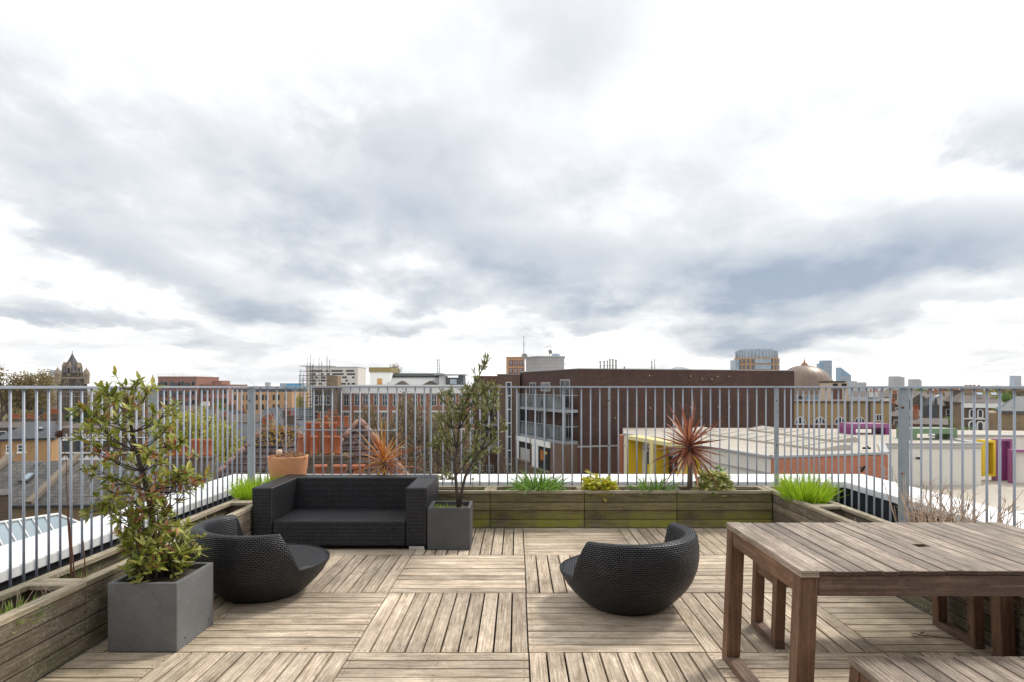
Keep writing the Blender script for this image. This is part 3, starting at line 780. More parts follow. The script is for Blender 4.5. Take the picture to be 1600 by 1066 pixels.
for (ti, ex, ey, dd, rust) in br:
    a_ = tr[ti] if ti < 9 else tr[8]
    e_ = P3(ex, ey, D0 + dd); e_.y = D0 + dd
    mid = (a_ + e_) / 2 + Vector((0, 0, -.035 + random.uniform(-.02, .02)))
    pts = bezier(a_, mid, e_)
    r0 = .006 if ti < 8 else .004
    wb.tube(pts, [r0 * (1 - .8 * k / 7) for k in range(8)], 5)
    dirn = (pts[-1] - pts[-2])
    whorl(pts[-1], dirn + Vector((0, 0, .04)), random.randint(6, 9), .070, rust * .9)
    Lb = (e_ - a_).length
    for k in range(max(2, int(Lb / .055))):
        f = random.uniform(.42, .97); i = int(f * 7); pp = pts[i].lerp(pts[min(i + 1, 7)], f * 7 - i)
        td = (dirn.normalized() * .6 + rv(.9) + Vector((0, 0, .5))).normalized()
        q = pp + td * random.uniform(.03, .10)
        wb.tube([pp, (pp + q) / 2 + rv(.006), q], [.003, .0025, .0015], 4)
        whorl(q, td, random.randint(5, 8), .064, rust * .6)
# dense skirt of young shoots at the foot of the trunk
for k in range(70):
    a = random.uniform(0, 6.28); r = random.uniform(.02, .17)
    base = Vector((at(247, D0) + .55 * r * math.cos(a), D0 - .0 + r * math.sin(a) * .8, .36))
    rr = random.uniform(.3, 1.2)
    e_ = base + Vector((math.cos(a) * .135 * rr, math.sin(a) * .13 * rr, random.uniform(.02, .30) * (1.4 - .5 * rr)))
    wb.tube(bezier(base, (base + e_) / 2 + Vector((0, 0, .05)), e_, 4), [.004, .0035, .003, .0025, .002], 4)
    whorl(e_, Vector((math.cos(a) * .5, math.sin(a) * .5, 1)), random.randint(7, 10), .070, .06)
    if random.random() < .6: whorl(base.lerp(e_, .5), Vector((math.cos(a), math.sin(a), .6)), 5, .07, .03)
wb.build('trunk', M['bark'], t, smooth_all=False); lf.build('foliage', M['leaf_shrub'], t); lr.build('rusty_foliage', M['leaf_rust'], t)

# wispy tree in the small tub
random.seed(5)
D1 = 5.82
t = empty('wispy_shrub', 'thin two stemmed shrub with narrow grey green leaves in the small dark tub', 'shrub', (at(717, D1), D1, .346))
T = Matrix.Translation(-t.location)
wb = MB(); wb.M = T; lf = MB(); lf.M = T
def Q(px, y, dd=0.): v = P3(px, y, D1 + dd); v.y = D1 + dd; return v
base = Vector((at(717, D1), D1, .340))
s1 = [base, Q(714, 772), Q(712, 745), Q(710, 722), Q(714, 700), Q(717, 670), Q(722, 640)]
s2 = [base, Q(722, 765), Q(727, 745), Q(738, 722), Q(752, 703), Q(762, 680), Q(768, 650)]
wb.tube(s1, [.021, .016, .014, .013, .010, .007, .004], 7); wb.tube(s2, [.019, .015, .013, .011, .009, .006, .003], 7)
def tuft(p, d, n=14, L=.066):
    d = d.normalized()
    for k in range(n):
        dd = d * random.uniform(.5, 1.3) + rv(.75)
        lf.leaf(p - d * random.uniform(0, .07), dd, rv(1.), L * random.uniform(.6, 1.2), .012 + random.random() * .004, .05)
b2 = [(s1, 3, 684, 700), (s1, 3, 690, 680), (s1, 4, 697, 655), (s1, 4, 700, 640), (s1, 5, 722, 625), (s1, 5, 708, 640), (s1, 2, 688, 745), (s1, 2, 742, 705), (s1, 3, 705, 690), (s1, 4, 735, 665), (s1, 5, 742, 640),
      (s1, 5, 752, 600), (s1, 6, 757, 570), (s1, 6, 745, 590), (s1, 6, 762, 560), (s1, 6, 768, 600), (s1, 6, 735, 610), (s1, 6, 690, 625), (s1, 5, 686, 650), (s2, 3, 745, 690), (s2, 4, 770, 690), (s2, 4, 785, 668),
      (s2, 5, 775, 640), (s2, 6, 772, 610), (s2, 6, 760, 620), (s2, 3, 780, 700), (s2, 2, 755, 700), (s2, 4, 750, 665), (s2, 5, 757, 650), (s2, 6, 750, 635), (s1, 5, 728, 648), (s2, 6, 765, 632), (s1, 4, 688, 668),
      (s1, 6, 725, 612), (s1, 6, 699, 612), (s2, 6, 756, 608), (s1, 6, 748, 622)]
for (st, i, ex, ey) in b2:
    a_ = st[i]; dd = random.uniform(-.22, .22); e_ = Q(ex, ey, dd)
    mid = (a_ + e_) / 2 + Vector((0, 0, -.04)) + rv(.02)
    pts = bezier(a_, mid, e_, 6); r0 = .007
    wb.tube(pts, [r0 * (1 - .8 * k / 6) for k in range(7)], 4)
    dr = pts[-1] - pts[-2]; tuft(e_, dr, 13)
    for k in range(random.randint(3, 6)):
        f = random.uniform(.35, .98); j = int(f * 6); pp = pts[j].lerp(pts[min(j + 1, 6)], f * 6 - j)
        td = (dr.normalized() * .7 + rv(.8) + Vector((0, 0, .6))).normalized(); q = pp + td * random.uniform(.05, .13)
        wb.tube([pp, q], [.0025, .0012], 4); tuft(q, td, 9)
wb.build('trunk', M['bark'], t); lf.build('foliage', M['leaf_olive'], t)
b = MB()
for k in range(60):
    p = Vector((random.uniform(-.16, .1), random.uniform(-.14, .12), .347)); b.leaf(p, rv(.7) + Vector((0, 0, 1)), rv(1), random.uniform(.02, .05), .014)
tag(b.build('small_weeds', M['fern'], None, loc=(-.627, 5.8, 0)), 'small yellow green weeds at the foot of the wispy shrub in the dark tub', 'weeds')

# cordylines
def cordyline(label, x, y, zc, trunk, mat, n, L, W, seed, low=-.9):
    random.seed(seed)
    t = empty('cordyline', label, 'cordyline', (x, y, .33)); c = zc - .33
    if trunk: b = MB(); b.tube([(0, 0, 0), (.004, 0, c * .5), (0, 0, c)], [.026, .023, .03], 10); b.build('stem', plain('palm stem', (.17, .125, .10), .9, 0, .35, 25, .004), t)
    b = MB()
    for k in range(n):
        f = (k + .5) / n; el_ = math.asin(low + (1 - low) * f ** .8) if low + (1 - low) * f ** .8 < 1 else 1.5
        a = k * 2.39996 + random.uniform(-.25, .25)
        d = (Vector((math.cos(a) * math.cos(el_), math.sin(a) * math.cos(el_), math.sin(el_))) + rv(.16)).normalized()
        p = Vector((0, 0, c - .05 + .09 * f)) + d * .012
        b.blade(p, d, L * random.uniform(.55, 1.12), W * random.uniform(.7, 1.15), random.uniform(.03, .5) + (.7 if random.random() < .15 else 0), 7, random.uniform(-.4, .4), .28)
    b.build('leaves', mat, t)
cordyline('bronze red spiky cordyline on a short stem in the right part of the back planters', at(1077, 6.69), 6.69, zz(697, 6.69), True, M['cordy'], 80, .46, .046, 3)
cordyline('orange brown spiky cordyline behind the sofa back', at(600, 6.69), 6.69, zz(722, 6.69), True, M['cordy2'], 88, .46, .021, 4, -.62)

def clump(label, name, cat, x, y, z, rx, ry, n, L, W, mat, droop, seed, up=1.6, group=None):
    random.seed(seed); b = MB()
    for k in range(n):
        a = random.uniform(0, 6.28); r = math.sqrt(random.random()); p = Vector((rx * r * math.cos(a), ry * r * math.sin(a), 0))
        d = Vector((math.cos(a) * r + random.uniform(-.4, .4), math.sin(a) * r + random.uniform(-.4, .4), up * random.uniform(.7, 1.3)))
        b.blade(p, d, L * random.uniform(.55, 1.1), W * random.uniform(.7, 1.2), droop * random.uniform(.4, 1.4), 5, random.uniform(-1.5, 1.5), .12)
    return tag(b.build(name, mat, None, loc=(x, y, z)), label, cat, group)
clump('lime green grass clump spilling over the right back corner planter', 'ornamental_grass', 'grass clump', 2.875, 6.13, .315, .15, .22, 900, .33, .009, M['grass'], .75, 1, 1.7, 'lime grass clumps in the planters')
clump('lime green grass clump in the left corner planter beside the sofa arm', 'ornamental_grass', 'grass clump', -2.64, 6.28, .32, .15, .22, 800, .29, .009, M['grass'], .6, 2, 2.0, 'lime grass clumps in the planters')
clump('tall green strap leaved clump in the back planter right of the small tub', 'strap_leaf_plant', 'plant', at(842, 6.69), 6.69, .325, .19, .11, 220, .31, .020, M['lily'], 1.7, 3, 1.2)
clump('small low strand of green leaves left of the tall strap leaved clump', 'strap_leaf_plant', 'plant', at(800, 6.69), 6.69, .325, .16, .05, 40, .13, .010, M['lily'], 1.2, 13, 1.2)
clump('low green strap leaved clump left of the bronze cordyline', 'strap_leaf_plant', 'plant', at(1020, 6.66), 6.66, .325, .17, .09, 150, .25, .015, M['lily'], 1.5, 4, 1.2)
clump('dry straw grass at the foot of the left lime grass clump', 'dry_grass', 'dry grass', -2.62, 6.02, .325, .11, .07, 160, .12, .006, M['dead'], 1.6, 5, .8)
clump('feathery yellow green weed in the planter at the left edge', 'feathery_weed', 'weed', at(8, 3.05) - .02, 3.08, .275, .08, .14, 260, .15, .010, M['fern'], .9, 6, 1.2)
clump('thin green grass tuft among the red stems in the left planter', 'grass_tuft', 'grass', at(118, 3.66), 3.66, .27, .07, .13, 60, .17, .005, M['fern'], .8, 7, 1.6)
clump('sparse dry grass tuft in the left planter behind the round chair', 'dry_grass', 'dry grass', at(340, 5.2) - .02, 5.15, .27, .06, .12, 60, .16, .005, plain('straw', (.42, .36, .16), .8), 1.0, 8, 1.3)
clump('low green weeds at the back of the planter behind the small tub', 'green_weeds', 'weeds', at(757, 6.7), 6.70, .325, .10, .05, 60, .10, .010, M['lily'], .8, 9, 1.2)
def bushlet(label, name, cat, x, y, z, rx, ry, h, n, L, mat, seed, wr=.45):
    random.seed(seed); b = MB()
    for k in range(n):
        a = random.uniform(0, 6.28); r = math.sqrt(random.random()); q = random.random()
        p = Vector((rx * r * math.cos(a) * (1.1 - .5 * q), ry * r * math.sin(a) * (1.1 - .5 * q), h * q))
        b.leaf(p, Vector((math.cos(a), math.sin(a), random.uniform(-.3, .8))) + rv(.4), Vector((0, 0, 1)) + rv(.5), L * random.uniform(.6, 1.2), L * wr, .15, .1)
    return tag(b.build(name, mat, None, loc=(x, y, z)), label, cat)
bushlet('lime yellow leafy plant in the middle back planter', 'lime_plant', 'plant', at(935, 6.66), 6.66, .32, .20, .11, .16, 420, .085, M['lime'], 1, .5)
bushlet('single pointed lime yellow shoot standing over the lime yellow plant', 'lime_shoot', 'plant shoot', at(927, 6.70), 6.70, .40, .04, .04, .17, 28, .075, M['lime'], 11)
bushlet('cream and green leaved bush right of the bronze cordyline', 'variegated_bush', 'bush', at(1115, 6.66), 6.66, .32, .20, .12, .25, 560, .072, M['varieg'], 2, .62)
bushlet('dark green leafy sprig standing above the cream leaved bush', 'green_sprig', 'plant', at(1128, 6.72), 6.72, .48, .06, .05, .16, 40, .06, M['lily'], 12, .5)
b = MB(); b.tube([(0, 0, 0), (.01, 0, .25), (.0, 0, .40)], [.003, .0025, .002], 4)
random.seed(3)
for k in range(16):
    zz_ = .14 + .27 * k / 16; a = k * 2.4; b.leaf(Vector((.005, 0, zz_)), Vector((math.cos(a), math.sin(a), .1)), Vector((0, 0, 1)), .11, .028, .1, .25)
tag(b.build('lily_stem', M['lily'], None, loc=(at(738, 6.7), 6.70, .33)), 'single upright leafy green stem in the planter behind the small tub', 'plant')
# twiggy dry bush on the right
random.seed(8); b = MB()
for k in range(110):
    p = Vector((random.uniform(-.05, .05), random.uniform(-.42, .34), 0)); d = Vector((random.uniform(-.5, .5), random.uniform(-.55, .4), 1)).normalized()
    L = random.uniform(.22, .58); q = p + d * L * .5 + rv(.015); e = p + d * L + rv(.03)
    b.tube([p, q, e], [.0048, .0038, .002], 4)
    for j in range(5):
        f = random.uniform(.4, 1); s_ = p.lerp(e, f); b.tube([s_, s_ + (d + rv(.8)).normalized() * random.uniform(.05, .14)], [.0028, .0014], 3)
tag(b.build('dry_bush', M['twig'], None, loc=(2.88, 4.12, .282)), 'dry leafless twiggy bush in the right planter beyond the table', 'bush')
random.seed(9); b = MB()
for k in range(26):
    p = Vector((random.uniform(-.05, .05), random.uniform(-.1, .1), 0)); e = p + Vector((random.uniform(-.06, .06), random.uniform(-.1, .1), random.uniform(.04, .13))); b.tube([p, (p + e) / 2 + rv(.02), e], [.003, .002, .001], 4)
tag(b.build('dry_stalks', M['twig'], None, loc=(2.88, 5.0, .282)), 'short broken dry stalks in the empty looking right planter', 'dry stalks')
random.seed(10); b = MB()
for k in range(26):
    p = Vector((random.uniform(-.1, .1), random.uniform(-.2, .2), 0)); d = Vector((random.uniform(-.7, .7), random.uniform(-.7, .7), random.uniform(.3, 1))).normalized(); L = random.uniform(.08, .22)
    e = p + d * L; b.tube([p, (p + e) / 2 + rv(.02), e], [.0025, .0022, .001], 4)
tag(b.build('dry_stalks', M['twig'], None, loc=(-2.62, 3.30, .272)), 'tangle of thin dry stalks in the planter near the left edge', 'dry stalks')
# canes in the left planter
for (n_, px, yb, ptop, ytop, lab) in ((0, 112, 893, 105, 800, 'thin red brown cane leaning left in the left planter'), (1, 118, 893, 108, 815, 'shorter red brown cane standing against the leaning one'),
                                 (2, 134, 890, 130, 845, 'slim red brown cane right of the pair of canes')):
    D = 3.62; a_ = P3(px, yb, D); a_.y = D; a_.z = .272; e_ = P3(ptop, ytop, D); e_.y = D
    b = MB(); b.tube([a_, (a_ + e_) / 2 + Vector((.004, 0, 0)), e_], [.0042, .0038, .003], 5); tag(b.build('thin_cane', M['stem']), lab, 'cane')
D = 3.60; a_ = P3(115, 893, D); a_.y = D; a_.z = .272; pts = [a_, P3(104, 760, D), P3(104, 720, D), P3(95, 684, D)]
t = empty('seed_stalk', 'tall thin dry stalk with a round brown seed head by the left railing', 'dry flower', a_)
b = MB(); b.M = Matrix.Translation(-a_); b.tube(pts, [.0026, .0022, .0018, .0016], 5); b.build('stalk', M['stem'], t)
b = MB(); b.M = Matrix.Translation(-a_ + P3(93, 678, D)); b.lathe([(.001, -.020), (.013, -.015), (.017, -.003), (.015, .012), (.001, .022)], 0, 0, 10)
for k in range(60):
    d = rv(1).normalized(); b.leaf(d * .012, d, rv(1), .018, .005)
b.build('seed_head', plain('seed head', (.07, .03, .022), .9), t)
# ================================================================== the town
random.seed(77)
M['ground'] = plain('street ground', (.13, .125, .11), .95, 0, .5, .02, 0, None, .3)
M['b_yellow'] = brick('london stock brick', (.36, .235, .105), (.27, .165, .075), (.30, .27, .22))
M['b_ochre'] = brick('ochre brick', (.60, .32, .12), (.50, .25, .09), (.34, .28, .19), stain=.25)
M['b_brown'] = brick('sooty brown brick', (.17, .105, .062), (.11, .072, .048), (.15, .13, .11))
M['b_red'] = brick('red brick', (.40, .135, .060), (.31, .10, .045), (.33, .24, .19), stain=.3)
M['b_far_red'] = brick('far red brick', (.30, .125, .085), (.26, .10, .07), (.30, .2, .16), stain=.2, bmp=0)
M['b_orange'] = brick('orange brick', (.55, .30, .135), (.49, .26, .115), (.42, .30, .2), stain=.2, bmp=0)
M['clad'] = brick('dark brown cladding tile', (.105, .048, .034), (.072, .034, .025), (.030, .018, .014), .30, .10, .010, .8, .55, .004, .5)
M['clad2'] = brick('brown brick of the flats', (.20, .115, .075), (.14, .083, .056), (.16, .12, .09), .225, .075, .012)
M['clad3'] = brick('red brown brick', (.17, .068, .043), (.12, .048, .033), (.14, .09, .07), .225, .075, .012)
M['slate'] = brick('slate', (.105, .11, .122), (.078, .083, .095), (.04, .042, .048), .26, .19, .010, .65, .5, .004)
M['slate_old'] = brick('old stone slate', (.14, .135, .13), (.095, .093, .09), (.045, .043, .04), .30, .22, .014, .8, .9, .006, c3=(.19, .17, .13))
M['slate_brown'] = brick('brown roof slate', (.15, .115, .095), (.11, .088, .075), (.05, .042, .04), .26, .19, .010, .8, .6, .004)
M['tile'] = brick('brown concrete roof tile', (.115, .072, .068), (.085, .056, .054), (.022, .016, .016), .30, .34, .022, .8, .6, .02, 0.)
M['ridge_t'] = plain('pink ridge tile', (.27, .155, .115), .8, 0, .3, 3.)
M['lichen'] = leafmat('orange yellow lichen', [(0, (.26, .17, .04)), (1, (.46, .28, .04))], .9, .05)
M['pot_red'] = plain('red chimney pot', (.36, .105, .042), .75, 0, .25, 2.)
M['render'] = plain('cream render', (.68, .645, .585), .8, 0, .12, .5, 0, None, 6)
M['white'] = plain('white paint', (.80, .80, .78), .6, 0, .06, 1.)
M['roof_flat'] = plain('pale flat roof', (.43, .385, .32), .8, 0, .34, .45, 0, None, 4.)
M['roof_grey'] = plain('grey roof metal', (.38, .38, .375), .6, .0, .12, .6)
M['stone'] = plain('carved pale stone', (.27, .215, .155), .85, 0, .3, 1.)
M['stone_dark'] = brick('sooty church stone', (.10, .076, .055), (.072, .056, .043), (.07, .06, .05), .5, .25, .02, .85, .5)
M['spire'] = plain('spire slate', (.085, .075, .08), .7, 0, .25, 1.)
M['glass'] = glassy('window glass', (.045, .055, .07), .1, .9)
M['glass_d'] = glassy('dark window glass', (.02, .022, .028), .15, .6)
M['glass_sky'] = glassy('skylight glass', (.26, .33, .37), .12, .9, .12)
M['glass_blue'] = glassy('blue curtain glass', (.16, .28, .40), .25, .7, .25)
M['glass_pale'] = glassy('pale curtain glass', (.34, .42, .50), .3, .6, .2)
M['dark'] = plain('black and void shade', (.012, .011, .011), .9)  # black fittings; also the shade inside openings, put into the colour
M['steel_d'] = plain('dark steel', (.07, .075, .08), .6, .2)
M['steel'] = plain('grey steel', (.30, .32, .34), .5, .3)
M['yellow'] = plain('yellow panel', (.72, .50, .02), .5, 0, .08)
M['cream_y'] = plain('pale yellow panel', (.74, .64, .30), .5, 0, .06)
M['purple'] = plain('magenta purple panel', (.21, .03, .15), .5, 0, .08)
M['purple_l'] = plain('light purple panel', (.27, .085, .205), .5, 0, .08)
M['green_p'] = plain('sage green panel', (.15, .235, .135), .6, 0, .1)
M['copper'] = plain('brown copper', (.20, .145, .108), .42, .25, .22, .6, 0, None, 3.)
M['conc'] = plain('concrete', (.42, .41, .39), .8, 0, .15, 1.)
M['plant_room'] = brick('grey plant room block', (.42, .40, .39), (.38, .37, .36), (.33, .32, .31), 1.2, .3, .02, .8, .15, 0)
M['tree_bark'] = plain('tree bark', (.085, .066, .050), .9, 0, .3, 2.)
M['tr_green'] = leafmat('green tree leaf', [(0, (.07, .14, .02)), (.6, (.14, .25, .035)), (1, (.24, .36, .07))], .6, .25)
M['tr_dark'] = leafmat('dark green tree leaf', [(0, (.022, .045, .014)), (.7, (.045, .08, .022)), (1, (.08, .12, .035))], .6, .2)
M['tr_spring'] = leafmat('brown olive budding leaf', [(0, (.16, .12, .045)), (.6, (.27, .205, .075)), (1, (.38, .30, .12))], .7, .2)
M['tr_yellow'] = leafmat('yellow green spring leaf', [(0, (.26, .25, .04)), (.6, (.44, .41, .08)), (1, (.60, .55, .16))], .6, .3)
M['tr_bare'] = leafmat('brown twiggy bud', [(0, (.16, .115, .07)), (.6, (.27, .20, .125)), (1, (.34, .29, .14))], .8, .15)

b = MB(); b.face([(-5000, -400, G), (5000, -400, G), (5000, 9000, G), (-5000, 9000, G)]); tag(b.build('ground', M['ground']), kind='structure')

CACHE = {}
def cmesh(key, name, mk, parent, loc, rz=0.):
    if key in CACHE:
        o = CACHE[key].copy(); COL.objects.link(o); 
    else:
        o = mk(); CACHE[key] = o
    o.name = name; o.parent = parent; o.location = loc; o.rotation_euler = (0, 0, rz)
    return o
def facade(name, label, cat, pL, pR, group=None):
    """Empty at street level under the left end of a facade seen from the terrace; local x runs along the facade, -y faces out"""
    a = math.atan2(pR[1] - pL[1], pR[0] - pL[0])
    t = empty(name, label, cat, (pL[0], pL[1], G), a, group)
    t['w_'] = 0; del t['w_']
    return t, math.hypot(pR[0] - pL[0], pR[1] - pL[1])
def blk(t, name, u0, u1, v0, v1, z0, z1, mat, bevel=0.):
    b = MB(); b.box(u0, u1, v0, v1, z0 - G, z1 - G); return b.build(name, mat, t, bevel)
def window(t, u, z, w, h, v=0., rz=0., kind='sash', fm='white', gm='glass', pane=True, bw=.07):
    """frame standing 3 cm proud of the wall with its glass set back inside it; (u, z) is the lower left corner"""
    key = ('f', round(w, 2), round(h, 2), kind, fm, bw)
    def mk():
        b = MB(); y0, y1 = -.05, .02
        b.box(0, bw, y0, y1, 0, h); b.box(w - bw, w, y0, y1, 0, h); b.box(bw, w - bw, y0, y1, 0, bw); b.box(bw, w - bw, y0, y1, h - bw, h)
        if kind in ('sash', 'grid'): b.box(bw, w - bw, y0 + .01, y1, h * .5 - bw * .35, h * .5 + bw * .35)
        if kind in ('pair', 'grid'): b.box(w / 2 - bw * .35, w / 2 + bw * .35, y0 + .012, y1, bw, h - bw)
        if kind == 'sill' or kind == 'sash': b.box(-.06, w + .06, y0 - .05, y1, -.10, -.003)
        if kind == 'strip':
            n = max(2, int(w / 1.1))
            for k in range(1, n): b.box(w * k / n - .03, w * k / n + .03, y0 + .01, y1, bw, h - bw)
        if kind == 'tall':
            n = max(2, int(h / 1.1))
            for k in range(1, n): b.box(bw, w - bw, y0 + .01, y1, h * k / n - .04, h * k / n + .04)
        return b.build('window', M[fm], None)
    f = cmesh(key, 'window', mk, t, (u, v, z - G), rz)
    if pane:
        def mk2():
            b = MB(); b.box(bw * .9, w - bw * .9, -.02, .005, bw * .9, h - bw * .9); return b.build('pane', M[gm], None)
        cmesh(('p', round(w, 2), round(h, 2), gm, bw), 'pane', mk2, f, (0, 0, 0))
    return f
def roof(t, u0, u1, v0, v1, ze, zr, mat, hip=0., hipr=None, ov=.25, rv_=None, name='roof'):
    """pitched roof, ridge along u; hip = how far each ridge end is set in"""
    hipr = hip if hipr is None else hipr; rvv = (v0 + v1) / 2 if rv_ is None else rv_
    a = [(u0 - ov, v0 - ov, ze - G), (u1 + ov, v0 - ov, ze - G), (u1 + ov, v1 + ov, ze - G), (u0 - ov, v1 + ov, ze - G)]
    r0, r1 = (u0 - ov + hip, rvv, zr - G), (u1 + ov - hipr, rvv, zr - G)
    th = .14; b = MB()
    i = b.add(a + [r0, r1] + [(p[0], p[1], p[2] - th) for p in a])
    b.fc((i, i + 1, i + 5, i + 4)); b.fc((i + 1, i + 2, i + 5)); b.fc((i + 2, i + 3, i + 4, i + 5)); b.fc((i + 3, i, i + 4))
    b.fc((i + 9, i + 8, i + 7, i + 6))
    for k in range(4):
        j = (k + 1) % 4; b.fc((i + 6 + k, i + 6 + j, i + j, i + k))
    r = b.build(name, mat, t)
    return r
def gable_fill(t, u, v0, v1, ze, zr, mat, th=.25):
    b = MB(); vm = (v0 + v1) / 2
    b.hexa([(u, v0, ze - G), (u + th, v0, ze - G), (u + th, v1, ze - G), (u, v1, ze - G)], [(u, vm - .01, zr - G), (u + th, vm - .01, zr - G), (u + th, vm + .01, zr - G), (u, vm + .01, zr - G)])
    return b.build('gable', mat, t)
def pot_mesh(): 
    b = MB(); b.lathe([(.13, 0), (.125, .05), (.11, .10), (.105, .50), (.125, .52), (.125, .58), (.09, .58), (.09, .30), (.001, .3)], 0, 0, 12); return b.build('chimney_pot', M['pot_red'], None)
def chimney(t, u, v, w, d, z0, z1, npots, mat=None, s=1.):
    b = MB(); b.box(u, u + w, v, v + d, z0 - G, z1 - G); b.box(u - .06, u + w + .06, v - .06, v + d + .06, z1 - G, z1 + .12 - G)
    c = b.build('chimney', mat or M['b_brown'], t)
    for k in range(npots):
        cmesh('pot', 'chimney_pot', pot_mesh, c, (u + w * (k + .5) / npots, v + d / 2, z1 + .12 - G)).scale = (s, s, s)
    return c
def skyl(t, u, v, w, h, z, tilt, mat='white'):
    """roof window lying in the slope that faces the viewer"""
    b = MB(); b.M = Matrix.Translation((u, v, z - G)) @ Matrix.Rotation(tilt, 4, 'X')
    b.box(0, w, 0, h, 0.02, .10); o = b.build('roof_window', M['steel_d'], t)
    b = MB(); b.M = Matrix.Translation((u, v, z - G)) @ Matrix.Rotation(tilt, 4, 'X'); b.box(.08, w - .08, .08, h - .08, .101, .115); b.build('pane', M['glass_sky'] if mat == 'white' else M[mat], o)
def house(label, x, y, rz, w, dep, ze, zr, wall='b_yellow', rf='slate', hip=0., rows=1, ncol=2, pots=3, chim='l', group=None, wh=1.4, ww=.9, ridge_along=True, name='terraced_house', cat='house'):
    t = empty(name, label, cat, (x, y, G), rz, group)
    blk(t, 'wall', 0, w, 0, dep, G, ze, M[wall])
    roof(t, 0, w, 0, dep, ze, zr, M[rf], hip)
    if not hip: gable_fill(t, .0, 0.02, dep - .02, ze, zr - .06, M[wall]); gable_fill(t, w - .25, 0.02, dep - .02, ze, zr - .06, M[wall])
    for r in range(rows):
        for c in range(ncol):
            window(t, w * (c + .5) / ncol - ww / 2, ze - .45 - wh - r * 2.9, ww, wh)
    if 'l' in chim: chimney(t, .0, dep / 2 - .5, .55, 1.1, ze - .5, zr + .7, pots if pots < 3 else 2, M[wall])
    if 'r' in chim: chimney(t, w - 1.4, dep / 2 - .25, 1.4, .55, ze - .5, zr + .8, pots, M[wall])
    return t

# ---------------------------------------------------------------- trees
def branch(b, p, d, L, r, lev, tips, spread=.55, n=3, seg=4):
    pts = [p]; q = p.copy(); dd = d.normalized()
    for k in range(seg):
        dd = (dd + rv(.13) + Vector((0, 0, .05))).normalized(); q = q + dd * L / seg; pts.append(q.copy())
    b.tube(pts, [r * (1 - .55 * k / seg) for k in range(seg + 1)], 6 if lev > 2 else (4 if lev > 0 else 3), cap=False)
    if lev == 0: tips.append((pts[-1], dd)); return
    for k in range(n + (1 if random.random() < .4 else 0)):
        f = random.uniform(.45, 1.); i = min(seg, int(f * seg) + 1)
        nd = (dd + rv(1.).normalized() * spread * random.uniform(.7, 1.4)).normalized()
        branch(b, pts[i], nd, L * random.uniform(.55, .8), r * .55, lev - 1, tips, spread, n, seg)
PROT = {}
def make_tree(kind):
    random.seed({'full': 1, 'full2': 2, 'spring': 3, 'bare': 4, 'spring2': 5, 'bush': 6}[kind[0]])
    k0, leafm = kind
    b = MB(); tips = []
    # unit tree: height 1 above z = 0
    if k0 == 'bare':
        branch(b, Vector((0, 0, 0)), Vector((0, 0, 1)), .34, .022, 5, tips, .5, 3, 4)
    else:
        branch(b, Vector((0, 0, 0)), Vector((0, 0, 1)), .36, .026, 4 if k0.startswith('spring') else 3, tips, .62, 3, 4)
    zmax = max(v.z for v in b.v)
    s = 1 / zmax
    b.v = [Vector((v.x * s, v.y * s, v.z * s)) for v in b.v]; tips = [(p * s, d) for p, d in tips]
    c = MB()
    if k0 == 'bare':
        for p, d in tips:
            for k in range(5): c.leaf(p - d * random.uniform(0, .08) + rv(.012), rv(1), rv(1), .013, .007)
    elif k0.startswith('spring'):
        for p, d in tips:
            for k in range(34): c.leaf(p + rv(.05), rv(1), rv(1), random.uniform(.012, .026), .014)
    else:
        cl = []
        for k in range(46):
            a = random.uniform(0, 6.28); e = random.uniform(-.5, 1.3); r = .30 * random.uniform(.35, 1.) ** .6
            cl.append((Vector((r * math.cos(a) * math.cos(e) * (1.05), r * math.sin(a) * math.cos(e), .64 + .32 * math.sin(e) * random.uniform(.6, 1.))), random.uniform(.06, .12)))
        if k0 == 'bush': cl = [(Vector((p.x * 1.5, p.y * 1.5, p.z * .95 - .1)), r * 1.25) for p, r in cl]
        for p, r in cl:
            for k in range(130):
                d = rv(1).normalized(); c.leaf(p + d * r * random.random() ** .4, d + rv(.8), rv(1), random.uniform(.016, .032), .018)
    tr = b.build('trunk', M['tree_bark'], None); cr = c.build('crown', M[leafm], None)
    return tr, cr
def tree(label, px, ytop, d, kind, wide=1., zb=G, group=None, cat='tree', name='tree', r=None):
    x = at(px, d); zt = zz(ytop, d); hgt = zt - zb
    t = empty(name, label, cat, (x, d, zb), random.uniform(0, 6.28) if r is None else r, group)
    if kind not in PROT:
        tr, cr = make_tree(kind); PROT[kind] = (tr, cr)
    else:
        tr, cr = PROT[kind]; tr = tr.copy(); cr = cr.copy(); COL.objects.link(tr); COL.objects.link(cr)
    tr.name = 'trunk'; cr.name = 'crown'
    for o in (tr, cr): o.parent = t
    t.scale = (hgt * wide, hgt * wide, hgt)
    return t
TG = 'trees standing among the houses'
for k, (px, y, d, kd, w) in enumerate([(-8, 577, 105, ('spring', 'tr_spring'), 1.0), (20, 584, 112, ('spring2', 'tr_spring'), 1.0), (52, 600, 125, ('spring', 'tr_spring'), .9),
        (150, 612, 190, ('spring2', 'tr_spring'), .9), (190, 612, 170, ('spring', 'tr_spring'), .8)]):
    tree(['tall brown budding tree at the left edge of the picture', 'brown budding tree just right of the tallest one at the left edge', 'brown budding tree left of the church tower',
          'brown budding tree right of the church tower', 'brown budding tree behind the top of the leafy shrub'][k], px, y, d, kd, w)
tree('dark green bushy tree below the church tower', 122, 641, 88, ('full', 'tr_dark'), .75)
tree('dark green tree beside the one below the church tower, half behind the shrub', 160, 645, 92, ('full2', 'tr_dark'), .7)
tree('brown olive tree in front of the church roof', 35, 640, 100, ('full2', 'tr_spring'), .7)
tree('brown olive tree left of the dark green tree', 75, 643, 96, ('full', 'tr_spring'), .6)
tree('fresh green round tree below the red apartment block', 343, 627, 125, ('full', 'tr_green'), .42)
